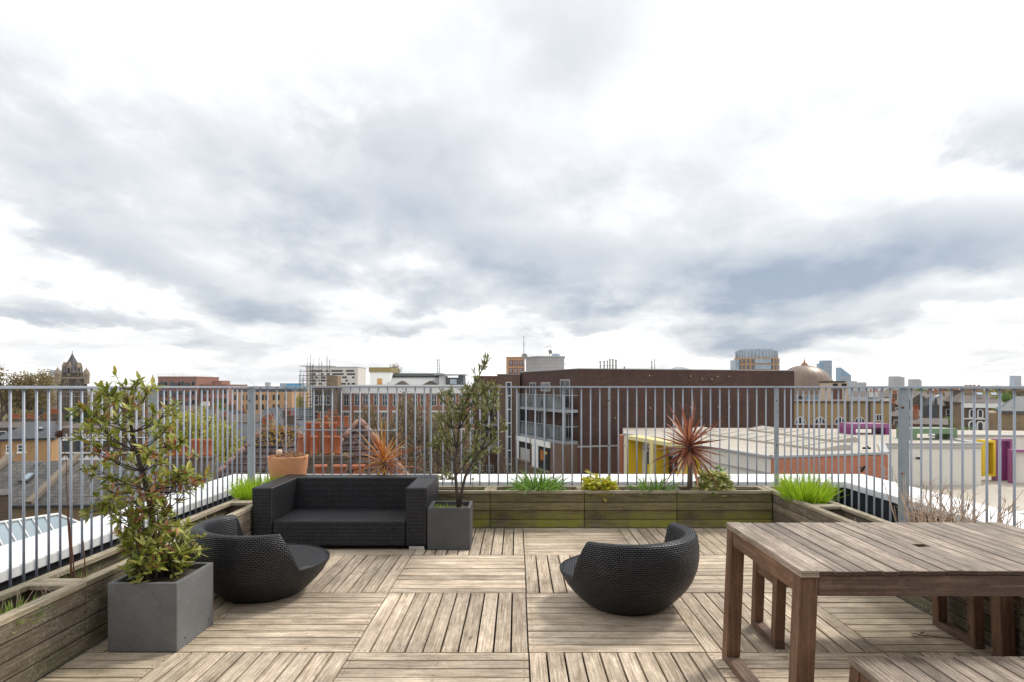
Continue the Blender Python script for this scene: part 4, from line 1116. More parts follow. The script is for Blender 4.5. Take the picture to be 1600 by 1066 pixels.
tree('yellow green spring tree behind the leafy shrub', 290, 640, 46, ('full2', 'tr_yellow'), .70)
tree('yellow green spring tree left of the tiled roof', 341, 660, 44, ('full', 'tr_yellow'), .52)
tree('yellow green spring tree a little further off between the two nearer ones', 315, 652, 52, ('full2', 'tr_yellow'), .62)
tree('olive green small tree in front of the orange brick block', 470, 618, 150, ('full2', 'tr_yellow'), .45)
tree('tall bare twiggy tree in front of the left half of the warehouse', 628, 610, 33, ('bare', 'tr_bare'), .55, r=1.)
tree('tall bare twiggy tree in front of the middle of the warehouse', 668, 618, 36, ('bare', 'tr_bare'), .55, r=3.)
tree('bare twiggy tree beside the brown flats behind the wispy shrub', 735, 660, 34, ('bare', 'tr_bare'), .5, r=5.)
tree('small bare twiggy tree low in front of the brown stair tower', 795, 706, 40, ('bare', 'tr_bare'), .45, r=2.)
for k, (px, y, d) in enumerate(((600, 640, 58), (640, 622, 62), (672, 636, 60), (700, 665, 50))):
    tree(('brown budding tree right of the pointed tiled roof', 'tallest brown budding tree in front of the warehouse', 'brown budding tree left of the wispy shrub in front of the warehouse', 'low brown budding tree behind the right arm of the sofa')[k], px, y, d, ('spring' if k % 2 else 'spring2', 'tr_bare'), .55)
tree('leafless tree top showing above the warehouse roof', 608, 572, 150, ('spring2', 'tr_bare'), .5)
for k, (px, y, d, kd) in enumerate([(1440, 607, 300, 'tr_green'), (1478, 603, 330, 'tr_spring'), (1520, 602, 300, 'tr_spring'), (1560, 603, 260, 'tr_spring'), (1590, 604, 230, 'tr_spring'), (1550, 612, 130, 'tr_yellow'), (1575, 614, 125, 'tr_green')]):
    tree(['green tree far off right of the right railing post', 'brown tree on the skyline left of the slate roofed villa', 'brown tree on the skyline above the slate roofed villa',
          'brown tree on the skyline right of the villa chimney', 'brown tree on the skyline at the right edge', 'yellow green tree behind the right end of the villa', 'green tree left of the dark roof at the right edge'][k],
         px, y, d, ('full' if k % 2 else 'full2', kd), 1.0 if d > 200 else .6)
# far-off woods on both horizons
def wood_mass(name, label, pl, pr, d0, d1, n, mat, seed, zt=1.5):
    random.seed(seed); c = MB()
    for k in range(n):
        d = random.uniform(d0, d1); px = random.uniform(pl, pr); x = at(px, d); h = random.uniform(10, 14) + 1.3 * math.sin(x * .05 + d * .03)
        for j in range(26):
            a = rv(1).normalized(); rr = random.uniform(1.5, 4.2)
            p = Vector((x, d, G + h * random.uniform(.45, .85))) + Vector((a.x * rr, a.y * rr, a.z * rr * .7))
            if p.z > zt + 2.2: p.z = zt + 1.2
            c.leaf(p, rv(1), rv(1), random.uniform(.9, 1.7), 1.0)
    o = c.build(name, mat); tag(o, label, 'woodland', None, 'stuff')
wood_mass('far_woodland', 'brown budding woodland spreading behind the church', -60, 250, 190, 420, 620, M['tr_spring'], 1)
wood_mass('far_woodland', 'brown and green treetops along the right horizon', 1380, 1680, 320, 620, 620, M['tr_spring'], 2)
wood_mass('far_woodland', 'olive treetops along the horizon in the middle distance', 240, 800, 380, 700, 420, M['tr_yellow'], 3, -.5)

# ---------------------------------------------------------------- church
d = 150.; s = d / F
t = empty('church_tower', 'dark stone church tower with a pointed slate spire and corner turrets', 'church tower', (at(113, d + 3), d + 3, G), R(36))
hw = 3.0
blk(t, 'shaft', -hw, hw, -hw, hw, G, zz(591, d), M['stone_dark'])
for zq in (606, 612, 619): blk(t, 'string_course', -hw - .1, hw + .1, -hw - .1, hw + .1, zz(zq + 1.2, d), zz(zq, d), M['stone'])
blk(t, 'parapet', -hw - .15, hw + .15, -hw - .15, hw + .15, zz(592, d), zz(589, d), M['stone'])
b = MB(); b.M = Matrix.Translation((0, 0, -G)); b.lathe([(2.2, zz(591, d)), (2.2, zz(584, d)), (2.4, zz(583.5, d)), (2.4, zz(582.5, d)), (.001, zz(582.5, d))], 0, 0, 8, False); b.build('lantern', M['stone_dark'], t)
b = MB(); b.M = Matrix.Translation((0, 0, -G)); b.lathe([(2.35, zz(583, d)), (1.9, zz(575, d)), (1.25, zz(567, d)), (.6, zz(559, d)), (.07, zz(551.5, d)), (.05, zz(547.5, d)), (.001, zz(547, d))], 0, 0, 8, False); b.build('spire', M['spire'], t)
for k in range(4):
    a = R(45 + 90 * k); 
    b = MB(); b.lathe([(.62, zz(600, d) - G), (.66, zz(586, d) - G), (.8, zz(585.5, d) - G), (.78, zz(584, d) - G), (.5, zz(579, d) - G), (.05, zz(574.5, d) - G), (.03, zz(573, d) - G), (.001, zz(572.8, d) - G)], hw * .95 * math.copysign(1, math.cos(a)), hw * .95 * math.copysign(1, math.sin(a)), 8, False)
    b.build('corner_turret', M['stone'], t)
for k in range(6):
    a = R(10 + 60 * k)
    b = MB(); b.M = Matrix.Rotation(a, 4, 'Z'); x0 = 1.5
    b.hexa([(x0, -.4, zz(587, d) - G), (x0 + .6, -.4, zz(587, d) - G), (x0 + .6, .4, zz(587, d) - G), (x0, .4, zz(587, d) - G)], [(x0, -.4, zz(573, d) - G), (x0 + .55, -.4, zz(573, d) - G), (x0 + .55, .4, zz(573, d) - G), (x0, .4, zz(573, d) - G)])
    b.hexa([(x0 - .4, -.45, zz(573, d) - G), (x0 + .62, -.45, zz(573, d) - G), (x0 + .62, .45, zz(573, d) - G), (x0 - .4, .45, zz(573, d) - G)], [(x0 - .4, -.02, zz(565.5, d) - G), (x0 + .3, -.02, zz(565.5, d) - G), (x0 + .3, .02, zz(565.5, d) - G), (x0 - .4, .02, zz(565.5, d) - G)])
    o = b.build('dormer', M['stone'], t)
    b = MB(); b.M = Matrix.Rotation(a, 4, 'Z'); b.box(x0 + .56, x0 + .63, -.2, .2, zz(583, d) - G, zz(575, d) - G); b.build('opening', M['dark'], o)
for (u, y0, y1, w) in ((-1.6, 604, 597, .9), (.7, 604, 597, .9), (-1.9, 632, 616, .8), (-.3, 632, 616, .8), (1.3, 632, 616, .8), (-1.2, 596, 592.5, .5), (.9, 596, 592.5, .5)):
    window(t, u, zz(y0, d), w, zz(y1, d) - zz(y0, d), -hw, 0, 'pair', 'stone', 'glass_d', True, .12)
t = empty('church_hall', 'long slate roofed church nave with a small pale stone spirelet left of the tower', 'church', (at(44, 158), 158, G), R(0))
w = at(96, 158) - at(44, 158)
blk(t, 'wall', 0, w, 0, 9, G, zz(634, 158), M['stone_dark']); roof(t, 0, w, 0, 9, zz(636, 158), zz(619, 158), M['slate_brown'])
b = MB(); b.lathe([(.9, 0), (.9, 12), (.9, zz(633, 158) - G), (.05, zz(608, 158) - G), (.001, zz(607, 158) - G)], w - 1.5, -1., 8, False); b.build('spirelet', M['stone'], t)

# ---------------------------------------------------------------- houses on the left
d = 50.; t = empty('hipped_house', 'ochre brick house under a hipped grey slate roof beside the left railing', 'house', (at(-6, d), d, G), R(31))
w = 3.6; ze = zz(687, d)
blk(t, 'wall', 0, w, 0, 5, G, ze, M['b_ochre']); roof(t, 0, w, 0, 5, ze, zz(658, d + 4), M['slate'], 2.2, .3)
window(t, 1.35, zz(708.5, d), .55, .65, 0, 0, 'sash'); window(t, .62, zz(708.5, d), .30, .65, 0, 0, 'sash')
window(t, .55, zz(722, d) - .5, .45, .7, 0, 0, 'sash')
skyl(t, 2.55, .9, .42, .42, ze + .62, R(26))
b = MB(); b.tube([(.2, -.06, 0), (.2, -.06, ze - G)], .05, 6); b.tube([(-.2, -.3, ze - G), (w + .2, -.3, ze - G)], .06, 6); b.build('gutter', M['steel_d'], t)
tl = house('brick terrace with a row of orange chimney pots at the left edge', at(-30, 74), 74, R(4), at(56, 74) - at(-30, 74), 8, zz(668, 74), zz(658, 78), 'b_brown', 'slate_brown', 0, 1, 4, 5, 'r')
for k in range(3): chimney(tl, .4 + 2.1 * k, 3.6, 1.4, .6, zz(668, 74), zz(657, 76), 4, M['b_brown'])
d = 62.; t = empty('terraced_house', 'brown brick terrace with white arched window heads left of the leafy shrub', 'house', (at(77, d), d, G))
w = at(262, d) - at(77, d)
blk(t, 'wall', 0, w, 0, 8, G, zz(669, d), M['b_brown']); roof(t, 0, w, .3, 8, zz(671, d), zz(662, d + 4), M['slate_brown'])
blk(t, 'cornice', -.05, w + .05, -.16, .0, zz(684, d), zz(682.8, d), M['white']); blk(t, 'string_course', -.05, w + .05, -.12, .0, zz(708.5, d), zz(706.5, d), M['white'])
for k in range(6):
    u = at(84 + 14 * k + (6 if k > 1 else 0), d) - at(77, d)
    fo = window(t, u, zz(705, d), .62, 1.2, 0, 0, 'sash', 'steel_d', 'glass')
    b = MB(); b.hexa([(u - .1, -.10, zz(688.5, d) - G), (u + .72, -.10, zz(688.5, d) - G), (u + .72, .0, zz(688.5, d) - G), (u - .1, .0, zz(688.5, d) - G)], [(u + .2, -.10, zz(684.5, d) - G), (u + .42, -.10, zz(684.5, d) - G), (u + .42, .0, zz(684.5, d) - G), (u + .2, .0, zz(684.5, d) - G)])
    b.build('window_head', M['white'], t)
    b = MB(); b.hexa([(u - .15, -.10, zz(719, d) - G), (u + .77, -.10, zz(719, d) - G), (u + .77, .0, zz(719, d) - G), (u - .15, .0, zz(719, d) - G)], [(u + .25, -.10, zz(712, d) - G), (u + .37, -.10, zz(712, d) - G), (u + .37, .0, zz(712, d) - G), (u + .25, .0, zz(712, d) - G)])
    b.build('window_head', M['white'], t)
    b = MB()
    for q in range(3): b.box(u - .2 + q * .3, u - .1 + q * .3, -.14, -.002, zz(682, d) - G, zz(678, d) - G)
    b.build('bracket', M['white'], t)
chimney(t, w * .2, 3.5, 1.6, .7, zz(669, d), zz(660, d), 4); chimney(t, w * .62, 3.5, 1.6, .7, zz(669, d), zz(659, d), 4)
# chapel-like hall with stone slates
d = 25.6; t = empty('stone_hall', 'low stone hall with an old slate roof and a white roof window', 'hall', (at(22, 28) - .4, d, G), R(2))
w = 9.4; ze, zr = zz(789, d), zz(721, 28.1)
blk(t, 'wall', 0, w, 0, 5.2, G, ze, M['b_yellow']); roof(t, 0, w, 0, 5.2, ze, zr, M['slate_old'], 0, None, .15)
gable_fill(t, .0, 0.02, 5.18, ze, zr - .05, M['b_yellow'])
pit = math.atan2(zr - ze, 2.75)
def rib(u, w_=.22, mat=plain('sooty stone coping', (.20, .165, .125), .9, 0, .4, 2.), name='roof_parapet'):
    b = MB(); b.M = Matrix.Translation((u, -.2, ze - G)) @ Matrix.Rotation(pit, 4, 'X'); b.box(0, w_, 0, 3.45, .02, .20); return b.build(name, mat, t)
rib(-.12, .35); rib(2.95, .26); rib(7.0, .26)
skyl(t, 1.62, 1.15, .42, .62, ze + (zr - ze) / 2.75 * 1.35, pit)
skyl(t, 1.5, 2.2, .16, .16, ze + (zr - ze) / 2.75 * 2.38, pit)
b = MB(); b.tube([(-.1, -.28, ze - G), (w, -.28, ze - G)], .06, 6); b.tube([(.35, -.1, 0), (.35, -.1, ze - G)], .05, 6); b.build('gutter', M['steel_d'], t)
for k in range(3): window(t, 1.1 + k * 1.25, ze - 1.6, .55, .8, 0, 0, 'pair', 'white')
t = empty('brick_outhouse', 'sooty brick outbuilding below the hall at the left edge', 'outbuilding', (at(-60, 22), 22, G), R(38))
blk(t, 'wall', 0, 1.35, 0, 1.6, G, zz(780, 22), M['b_brown']); blk(t, 'coping', -.04, 1.39, -.04, 1.64, zz(780, 22), zz(778.5, 22), M['slate_old'])
# glass roof light
t = empty('glass_roof', 'white framed glass roof lantern below the left parapet', 'roof lantern', (at(90, 19.1), 19.1, G))
rdg0, rdg1 = P3(-60, 826, 17.2), P3(90, 805, 19.1)
rdg0.z = rdg1.z = zz(805, 19.1)
ez = rdg1.z - .62
dv = (rdg1 - rdg0).normalized(); nv = Vector((dv.y, -dv.x, 0)); 
e0, e1 = rdg0 + nv * 1.15, rdg1 + nv * 1.15; e0.z = e1.z = ez
f0, f1 = rdg0 - nv * 1.15, rdg1 - nv * 1.15; f0.z = f1.z = ez
ap = rdg1 + dv * 1.1; ap.z = ez
e1h = e1 + dv * .9; f1h = f1 + dv * .9
b = MB(); b.M = Matrix.Translation(-t.location)
for q in ([e0, e1h, rdg1, rdg0], [rdg0, rdg1, f1h, f0], [e1h, f1h, rdg1], [e0, rdg0, f0]): b.face(q)
b.build('glazing', M['glass_sky'], t)
b = MB(); b.M = Matrix.Translation(-t.location)
up = Vector((0, 0, .03))
b.tube([rdg0 + up, rdg1 + up], .045, 5); b.tube([e0 + up, e1h + up], .045, 5); b.tube([rdg1 + up, e1h + up], .04, 5); b.tube([rdg1 + up, f1h + up], .04, 5); b.tube([e1h + up, f1h + up], .045, 5)
for k in range(1, 7):
    f = k / 7; b.tube([rdg0.lerp(rdg1, f) + up, e0.lerp(e1, f) + up], .024, 4)
b.build('frame', M['white'], t)
b = MB(); b.M = Matrix.Translation(-t.location)
b.hexa([Vector((p.x, p.y, G)) for p in (e0, e1h, f1h, f0)], [Vector((p.x, p.y, ez - .05)) for p in (e0, e1h, f1h, f0)]); b.build('wall', M['b_yellow'], t)
for k, (u0, v0) in enumerate(((.3, 0), (1.2, 0))):
    pass
# pots on a stack behind the leafy shrub
d = 17.; t = empty('chimney_stack', 'sooty brick chimney stack with four orange pots behind the leafy shrub', 'chimney', (at(292, d), d, G))
b = MB(); b.box(-.75, .52, 0, .55, 0, zz(717, d) - G); b.box(-.82, .59, -.07, .62, zz(717, d) - G, zz(714, d) - G); b.build('stack', M['b_brown'], t)
for k, px in enumerate((262, 276, 296, 317)):
    b = MB(); b.lathe([(.15, 0), (.135, .05), (.125, .40), (.14, .42), (.14, .46), (.11, .46), (.11, .2), (.001, .2)], at(px, d) - t.location.x, .27, 14); b.M = None
    o = b.build('chimney_pot', M['pot_red'], t); o.location = (0, 0, zz(714, d) - G)
# low brown house between
house('grey slate roof running down behind the stack with four orange pots', at(325, 30), 30, R(-3), 3.2, 5, zz(765, 30), zz(728, 32.5), 'b_brown', 'slate', 0, 1, 2, 2, '')

# ---------------------------------------------------------------- concrete tiled roofs behind the sofa
def tiled(name, label, apexL, apexR, eavL, eavR, backd, mat=M['tile'], lich=False, verge=True):
    """hipped roof given by its ridge ends and front eaves corners"""
    aL, aR, eL, eR = map(Vector, (apexL, apexR, eavL, eavR))
    t = empty(name, label, 'house', (eL.x, eL.y, G)); T = Matrix.Translation(-t.location)
    rd = (aL.y + aR.y) / 2; bL = Vector((eL.x, 2 * rd - eL.y, eL.z)); bR = Vector((eR.x if lich else aR.x, 2 * rd - eR.y, eR.z))
    b = MB(); b.M = T; i = b.add([eL, eR, bR, bL, aL, aR]); b.fc((i, i + 1, i + 5, i + 4)); b.fc((i + 1, i + 2, i + 5)); b.fc((i + 2, i + 3, i + 4, i + 5)); b.fc((i + 3, i, i + 4)); b.fc((i + 3, i + 2, i + 1, i))
    rf = b.build('roof', mat, t)
    # tile courses as real steps on the slope facing the terrace
    b = MB(); b.M = T; n = int((aL - eL).length / .31)
    for k in range(n):
        f0, f1 = k / n, (k + 1) / n
        p0, p1, p2, p3 = eL.lerp(aL, f0), eR.lerp(aR, f0), eR.lerp(aR, f1), eL.lerp(aL, f1)
        nn = (p1 - p0).cross(p3 - p0).normalized(); u_ = nn * .045
        b.hexa([p0, p1, p2, p3], [p0 + u_, p1 + u_, p2 + nn * .008, p3 + nn * .008])
    b.build('tile_courses', mat, t)
    b = MB(); b.M = T; up = Vector((0, 0, .03))
    for p, q in ((eL, aL), (eR, aR), (aL, aR)):
        n = max(2, int((q - p).length / .45))
        for k in range(n):
            c, e = p.lerp(q, k / n) + up, p.lerp(q, (k + .93) / n) + up
            if (c - e).length > .05: b.tube([c, e], [.105, .095], 8)
    b.build('ridge_tiles', M['ridge_t'], t)
    b = MB(); b.M = T; b.box(eL.x + .3, (eR.x if lich else aR.x) - .3, eL.y + .3, bL.y - .3, G, min(eL.z, eR.z) - .02); b.build('wall', M['b_brown'], t)
    if lich:
        b = MB(); b.M = T
        for k in range(420):
            p = aL.lerp(aR, random.uniform(-.05, 1.05)) + Vector((random.uniform(-.12, .12), -random.random() ** 3 * .7, 0)); p.z = aL.z - abs(p.y - aL.y) * .95 + .12 + random.uniform(-.05, .05)
            b.leaf(p, rv(1), Vector((0, -1, 1)) + rv(.3), random.uniform(.04, .10), .07)
        b.build('lichen', M['lichen'], t)
    return t
tiled('tiled_house', 'brown tiled hipped roof with yellow lichen on its ridge behind the clay pot', P3(411, 673, 24), P3(464, 673, 24), (-12.3, 20.6, -3.6), (-4.9, 20.6, -3.6), 0, lich=True)
tr2 = tiled('tiled_house', 'brown tiled roof rising to a point behind the orange cordyline', P3(561, 658, 22), P3(563, 658, 22), (-7.9, 18.9, -3.0), (-2.0, 18.0, -2.6), 0)
d = 20.; t = empty('chimney_stack', 'broad sooty chimney stack with two rows of tall orange pots behind the sofa', 'chimney', (at(502, d), d, G))
hw = at(540, d) - at(502, d)
b = MB(); b.box(-hw, hw, 0, 1.0, 0, zz(716, d) - G); b.box(-hw - .08, hw + .08, -.08, 1.08, zz(716, d) - G, zz(712, d) - G); b.box(-hw - .03, hw + .03, -.03, 1.03, zz(724, d) - G, zz(722, d) - G); b.build('stack', M['b_brown'], t)
b = MB()
for k in range(160):
    p = Vector((random.uniform(-hw, hw), random.uniform(-.02, 1.), zz(711.5, d) - G)); b.leaf(p, rv(1), Vector((0, 0, 1)) + rv(.4), .09, .07)
b.build('moss', M['tr_spring'], t)
def bigpot(t, x, y, z, h, r, rim=1.15):
    b = MB(); b.lathe([(r * 1.12, 0), (r * 1.05, .05), (r, .09), (r * .93, h - .07), (r * rim, h - .05), (r * rim, h), (r * .8, h), (r * .8, h - .3), (.001, h - .3)], 0, 0, 16)
    o = b.build('chimney_pot', M['pot_red'], t); o.location = (x, y, z - G); return o
for px in (469.5, 490, 511, 527): bigpot(t, at(px, 20.3) - t.location.x, .3, zz(711.5, 20), .60, .112, 1.1)
for px in (482, 495.5, 509.5, 521.5): bigpot(t, at(px, 20.8) - t.location.x, .8, zz(711.5, 20), zz(660, 20.8) - zz(711.5, 20), .095, 1.1)
d = 23.5; t = empty('chimney_stack', 'further chimney stack with four orange pots above the broad double row', 'chimney', (at(520, d), d, G))
b = MB(); b.box(-.75, .8, 0, .7, 0, zz(668, d) - G); b.build('stack', M['b_brown'], t)
for px in (504, 516, 525.5, 537): bigpot(t, at(px, d) - t.location.x, .35, zz(668, d), .42, .085, 1.1)
d = 14.; t = empty('chimney_stack', 'near chimney stack with wide rimmed orange pots low behind the sofa back', 'chimney', (at(525, d), d, G))
b = MB(); b.box(-.72, .95, 0, .5, 0, zz(755, d) - G); b.build('stack', M['b_brown'], t)
for px in (495, 526, 556): bigpot(t, at(px, d) - t.location.x, .25, zz(755, d), .38, .125, 1.25)

# ---------------------------------------------------------------- warehouse with white cornice
d = 105.; pxL, pxR = 514, 776
t = empty('warehouse', 'long red brick warehouse with white cornice and pairs of tall windows', 'warehouse', (at(pxL, d), d, G))
U = lambda px: at(px, d) - at(pxL, d)
blk(t, 'wall', 0, U(pxR), 0, 18, G, zz(615, d), M['b_red'])
blk(t, 'cornice', -.3, U(pxR) + .1, -.35, 18, zz(614.9, d), zz(603.5, d), M['white']); blk(t, 'cornice_lip', -.5, U(pxR) + .1, -.7, 18, zz(603.4, d), zz(601.5, d), M['white'])
for k in range(9):
    x0 = 524 + 30 * k
    for r, (ya, yb) in enumerate(((634.5, 616), (663, 644), (690, 671.5), (717, 700))):
        blk(t, 'lintel', U(x0 - 1.2), U(x0 + 22.5), -.10, .0, zz(yb + .0, d), zz(yb - 2.2, d), M['white']) if r else None
        for q in (0, 13):
            if x0 + q + 9 > 772: continue
            window(t, U(x0 + q), zz(ya, d), 8.6 * d / F, zz(yb, d) - zz(ya, d), -.02, 0, 'grid', 'white', 'glass', True, .065)
    blk(t, 'pier', U(x0 - 7), U(x0 - 1.8), -.14, .0, G, zz(615.2, d), M['b_red'])
# roof storey
t2 = t
blk(t, 'stair_head', U(569), U(602), 4, 11, zz(601, d), zz(581, d), M['white']); blk(t, 'stair_head_cap', U(568), U(603), 3.8, 11.2, zz(581, d), zz(573, d), plain('olive brown board', (.28, .22, .09), .8))
o = blk(t, 'door', U(581), U(589), 3.93, 4, zz(601, d), zz(591, d), plain('orange door', (.55, .28, .10), .7))
b = MB(); b.M = Matrix.Translation((0, 0, -G)); b.hexa([(U(598), 3, zz(601.4, d)), (U(682), 3, zz(601.4, d)), (U(684), 14, zz(601.4, d)), (U(598), 14, zz(601.4, d))], [(U(599), 6.5, zz(587, d)), (U(680), 6.5, zz(587, d)), (U(680), 13, zz(587, d)), (U(599), 13, zz(587, d))]); b.build('roof', M['roof_grey'], t)
b = MB(); b.M = Matrix.Translation((0, 0, -G)); b.hexa([(U(597), 5.8, zz(587, d)), (U(679), 5.8, zz(587, d)), (U(679), 13.5, zz(587, d)), (U(597), 13.5, zz(587, d))], [(U(601), 7, zz(582, d)), (U(683), 7, zz(582, d)), (U(683), 12, zz(582, d)), (U(601), 12, zz(582, d))]); b.build('tarpaulin', plain('dark green tarpaulin', (.03, .04, .038), .8), t)
for xa, xb in ((612, 636), (657, 682)):
    b = MB(); b.M = Matrix.Translation((0, 0, -G)); xm = (xa + xb) / 2
    b.hexa([(U(xa), 2, zz(601.4, d)), (U(xb), 2, zz(601.4, d)), (U(xb), 6, zz(601.4, d)), (U(xa), 6, zz(601.4, d))], [(U(xm - .5), 2, zz(595, d)), (U(xm + .5), 2, zz(595, d)), (U(xm + .5), 7, zz(595, d)), (U(xm - .5), 7, zz(595, d))]); b.build('gablet', M['slate_brown'], t)
blk(t, 'roof_pod', U(694), U(714), 2, 6, zz(601.4, d), zz(590, d), M['steel_d']); window(t, U(700.5), zz(601, d), 1.3, 1.0, 1.98, 0, 'plain', 'steel_d', 'glass_pale')
blk(t, 'roof_pod', U(714.2), U(722), 2, 7, zz(601.4, d), zz(586, d), M['steel_d']); blk(t, 'canopy', U(676), U(727), 1.2, 7.2, zz(586, d), zz(584.5, d), M['steel'])
blk(t, 'plaster_wall', U(682.5), U(693.5), 3, 6, zz(601.4, d), zz(587, d), M['white'])
t = empty('lattice_mast', 'slim pale lattice mast standing on the warehouse roof', 'mast', (at(685, 112), 112, zz(601.2, 112)))
b = MB(); hm = zz(561, 112) - zz(601.2, 112)
for sx, sy in ((-.25, -.25), (.25, -.25), (.25, .25), (-.25, .25)): b.tube([(sx, sy, 0), (sx * .6, sy * .6, hm)], .05, 4)
for k in range(9):
    z0_, z1_ = hm * k / 9, hm * (k + 1) / 9; b.tube([(-.25, -.25, z0_), (.22, -.25, z1_)], .03, 3); b.tube([(.25, -.25, z0_), (-.22, -.25, z1_)], .03, 3)
b.build('lattice', M['steel'], t)
# brown building under scaffolding
d = 98.; t = empty('scaffolded_house', 'dark brick gable end wrapped in scaffolding left of the warehouse', 'house', (at(483, d), d, G))
U = lambda px: at(px, d) - at(483, d)
blk(t, 'wall', 0, U(514), 1.5, 9, G, zz(606, d), M['b_brown']); blk(t, 'chimney_breast', U(501), U(519), 3, 5, zz(606, d), zz(587, d), M['b_yellow'])
for r in range(3):
    for c in range(3): window(t, U(487 + 9 * c), zz(633 + 25 * r, d), .65, 1.5, 1.48, 0, 'sash', 'white', 'glass_d')
t = empty('scaffolding', 'tall grey steel scaffold with poles sticking up left of the warehouse', 'scaffolding', (at(465, 96), 96, G))
b = MB(); b2 = MB()
U = lambda px: at(px, 96) - at(465, 96)
for px, yt in ((468, 585), (470, 577), (480, 559), (485, 554), (488, 570), (498.5, 558), (511, 556), (520, 590), (505, 600)):
    for vv in (0, 1.3): b.tube([(U(px), vv, 0), (U(px), vv, zz(yt + 6 * (vv > 0), 96) - G)], .045, 4)
for yl_ in (572, 580, 587, 595, 604, 616, 628, 640, 652, 664):
    for vv in (0, 1.3):
        b.tube([(U(467 if yl_ > 570 else 478), vv, zz(yl_, 96) - G), (U(521), vv, zz(yl_, 96) - G)], .035, 4)
    if yl_ > 583: b2.box(U(470), U(518), .1, 1.2, zz(yl_ + 5.2, 96) - G, zz(yl_ + 4.6, 96) - G)
for k in range(6): b.tube([(U(478 + 6 * (k % 2)), -.02, zz(604 + 10 * k, 96) - G), (U(500 - 6 * (k % 2)), -.02, zz(594 + 10 * k, 96) - G)], .03, 4)
b.build('poles', M['steel_d'], t); b2.build('boards', plain('scaffold board', (.24, .19, .12), .9), t)

# ---------------------------------------------------------------- far blocks, middle
def far_block(name, label, pL, pR, ytop, d, mat, cols, rowsl, dep=15, wfm='white', gm='glass_d', ww=1.3, wh=1.4, kind='plain', cat='apartment block', cap=None, bw=.1, pitch=3.0, top=1.2):
    t = empty(name, label, cat, (at(pL, d), d, G)); w = at(pR, d) - at(pL, d); z1 = zz(ytop, d)
    blk(t, 'wall', 0, w, 0, dep, G, z1, M[mat])
    if cap: blk(t, 'parapet', -.1, w + .1, -.1, dep + .1, z1, z1 + .35, M[cap])
    for r in range(rowsl):
        for c in cols:
            window(t, c * w - ww / 2, z1 - top - wh - r * pitch, ww, wh, -.02, 0, kind, wfm, gm, True, bw)
    return t, w, z1
t, w, z1 = far_block('apartment_block', 'tall red brick apartment block with dark balconies on the left skyline', 247, 307, 590, 200, 'b_far_red', [.10, .20, .36, .56, .64, .92], 5, cap='b_far_red', wfm='conc', bw=.05, ww=1.1)
for r in range(5):
    for c in (.14, .46, .79):
        b = MB(); u = c * w; zq = z1 - 2.8 - r * 3.0 - G
        b.box(u - 1.2, u + 1.2, -1.3, -.02, zq - .12, zq); b.box(u - 1.2, u + 1.2, -1.3, -1.24, zq + .01, zq + 1.05); b.build('balcony', M['steel_d'], t)
t, w, z1 = far_block('apartment_block', 'lower red brick apartment block with a roof box right of the taller one', 307.6, 355, 602.5, 202, 'b_far_red', [.12, .26, .40, .55, .68, .82, .93], 4, cap='b_far_red', ww=.9, wh=1.6, wfm='b_far_red', bw=.04)
blk(t, 'penthouse', w * .33, w * .67, 3, 9, z1 + .35, z1 + 1.6, M['b_far_red']); blk(t, 'dark_panel', .2, 2.2, -.08, 0, z1 - 9, z1 - 1, M['steel_d'])
t, w, z1 = far_block('apartment_block', 'orange brick apartment block with a dark attic storey behind the railing post', 362, 456, 612.5, 180, 'b_orange', [.06, .18, .26, .42, .52, .58, .70, .78, .9], 3, ww=.8, wh=1.7, pitch=2.8, top=.8, wfm='b_orange', bw=.05)
blk(t, 'attic', .3, w - .3, .6, 14, z1, z1 + .9, M['steel_d'])
t, w, z1 = far_block('office_block', 'white mid rise block with dark window strips behind the scaffolding', 478, 559, 574.5, 260, 'render', [], 0, dep=14, cat='office block', cap='conc')
for r in range(6):
    zr_ = zz(578.5 + 5.0 * r, 260); random.seed(r)
    x = .10
    while x < .9:
        ww_ = random.choice((.05, .09, .16, .22)); ww_ = min(ww_, .95 - x)
        window(t, x * w, zr_ - .75, ww_ * w, .8, -.02, 0, 'strip', 'steel_d', 'glass_d', True, .06); x += ww_ + random.choice((.03, .06, .10))
random.seed(5)
t, w, z1 = far_block('blue_building', 'low building wrapped in bright blue sheeting on the skyline left of the scaffold', 437, 471, 599, 320, 'glass_pale', [.2, .5, .8], 1, dep=10, cat='building', ww=2., wh=1.2)
blk(t, 'blue_sheeting', w * .3, w * .98, -.1, 0, z1 - 3, z1 - .2, plain('bright blue sheeting', (.10, .35, .58), .6))
def tower(name, label, pL, pR, yt, d, mat, cat='tower block', steps=(), fl=True, slant=0.):
    t = empty(name, label, cat, (at(pL, d), d, G)); w = at(pR, d) - at(pL, d); z1 = zz(yt, d)
    b = MB(); dep = w * .9
    b.hexa([(0, 0, 0), (w, 0, 0), (w, dep, 0), (0, dep, 0)], [(0, 0, z1 - G), (w, 0, z1 - G - slant), (w, dep, z1 - G - slant), (0, dep, z1 - G)]); b.build('shell', M[mat], t)
    for (a0, a1, ys) in steps: blk(t, 'wing', (a0) * w, a1 * w, -.05 * w, dep * .8, G, zz(ys, d), M[mat])
    if fl:
        b = MB(); n = int((z1 - G) / 3.6)
        for k in range(max(3, n)):
            zq = (z1 - G - slant - 1) * (k + 1) / (n + 1); b.box(-.02 * w, w * 1.01, -.012 * w, .0, zq, zq + .9)
        b.build('floor_bands', M['conc'] if mat != 'conc' else M['glass_pale'], t)
        b = MB()
        for k in range(1, 6): b.box(w * k / 6 - .01 * w, w * k / 6 + .01 * w, -.02 * w, -.013 * w, 0, z1 - G - slant)
        b.build('mullions', M['conc'], t)
    return t
tower('glass_tower', 'pale blue glass tower left of the church tower', 77, 89, 578, 1500, 'glass_pale', steps=((-.32, .0, 587), (1., 1.35, 590)))
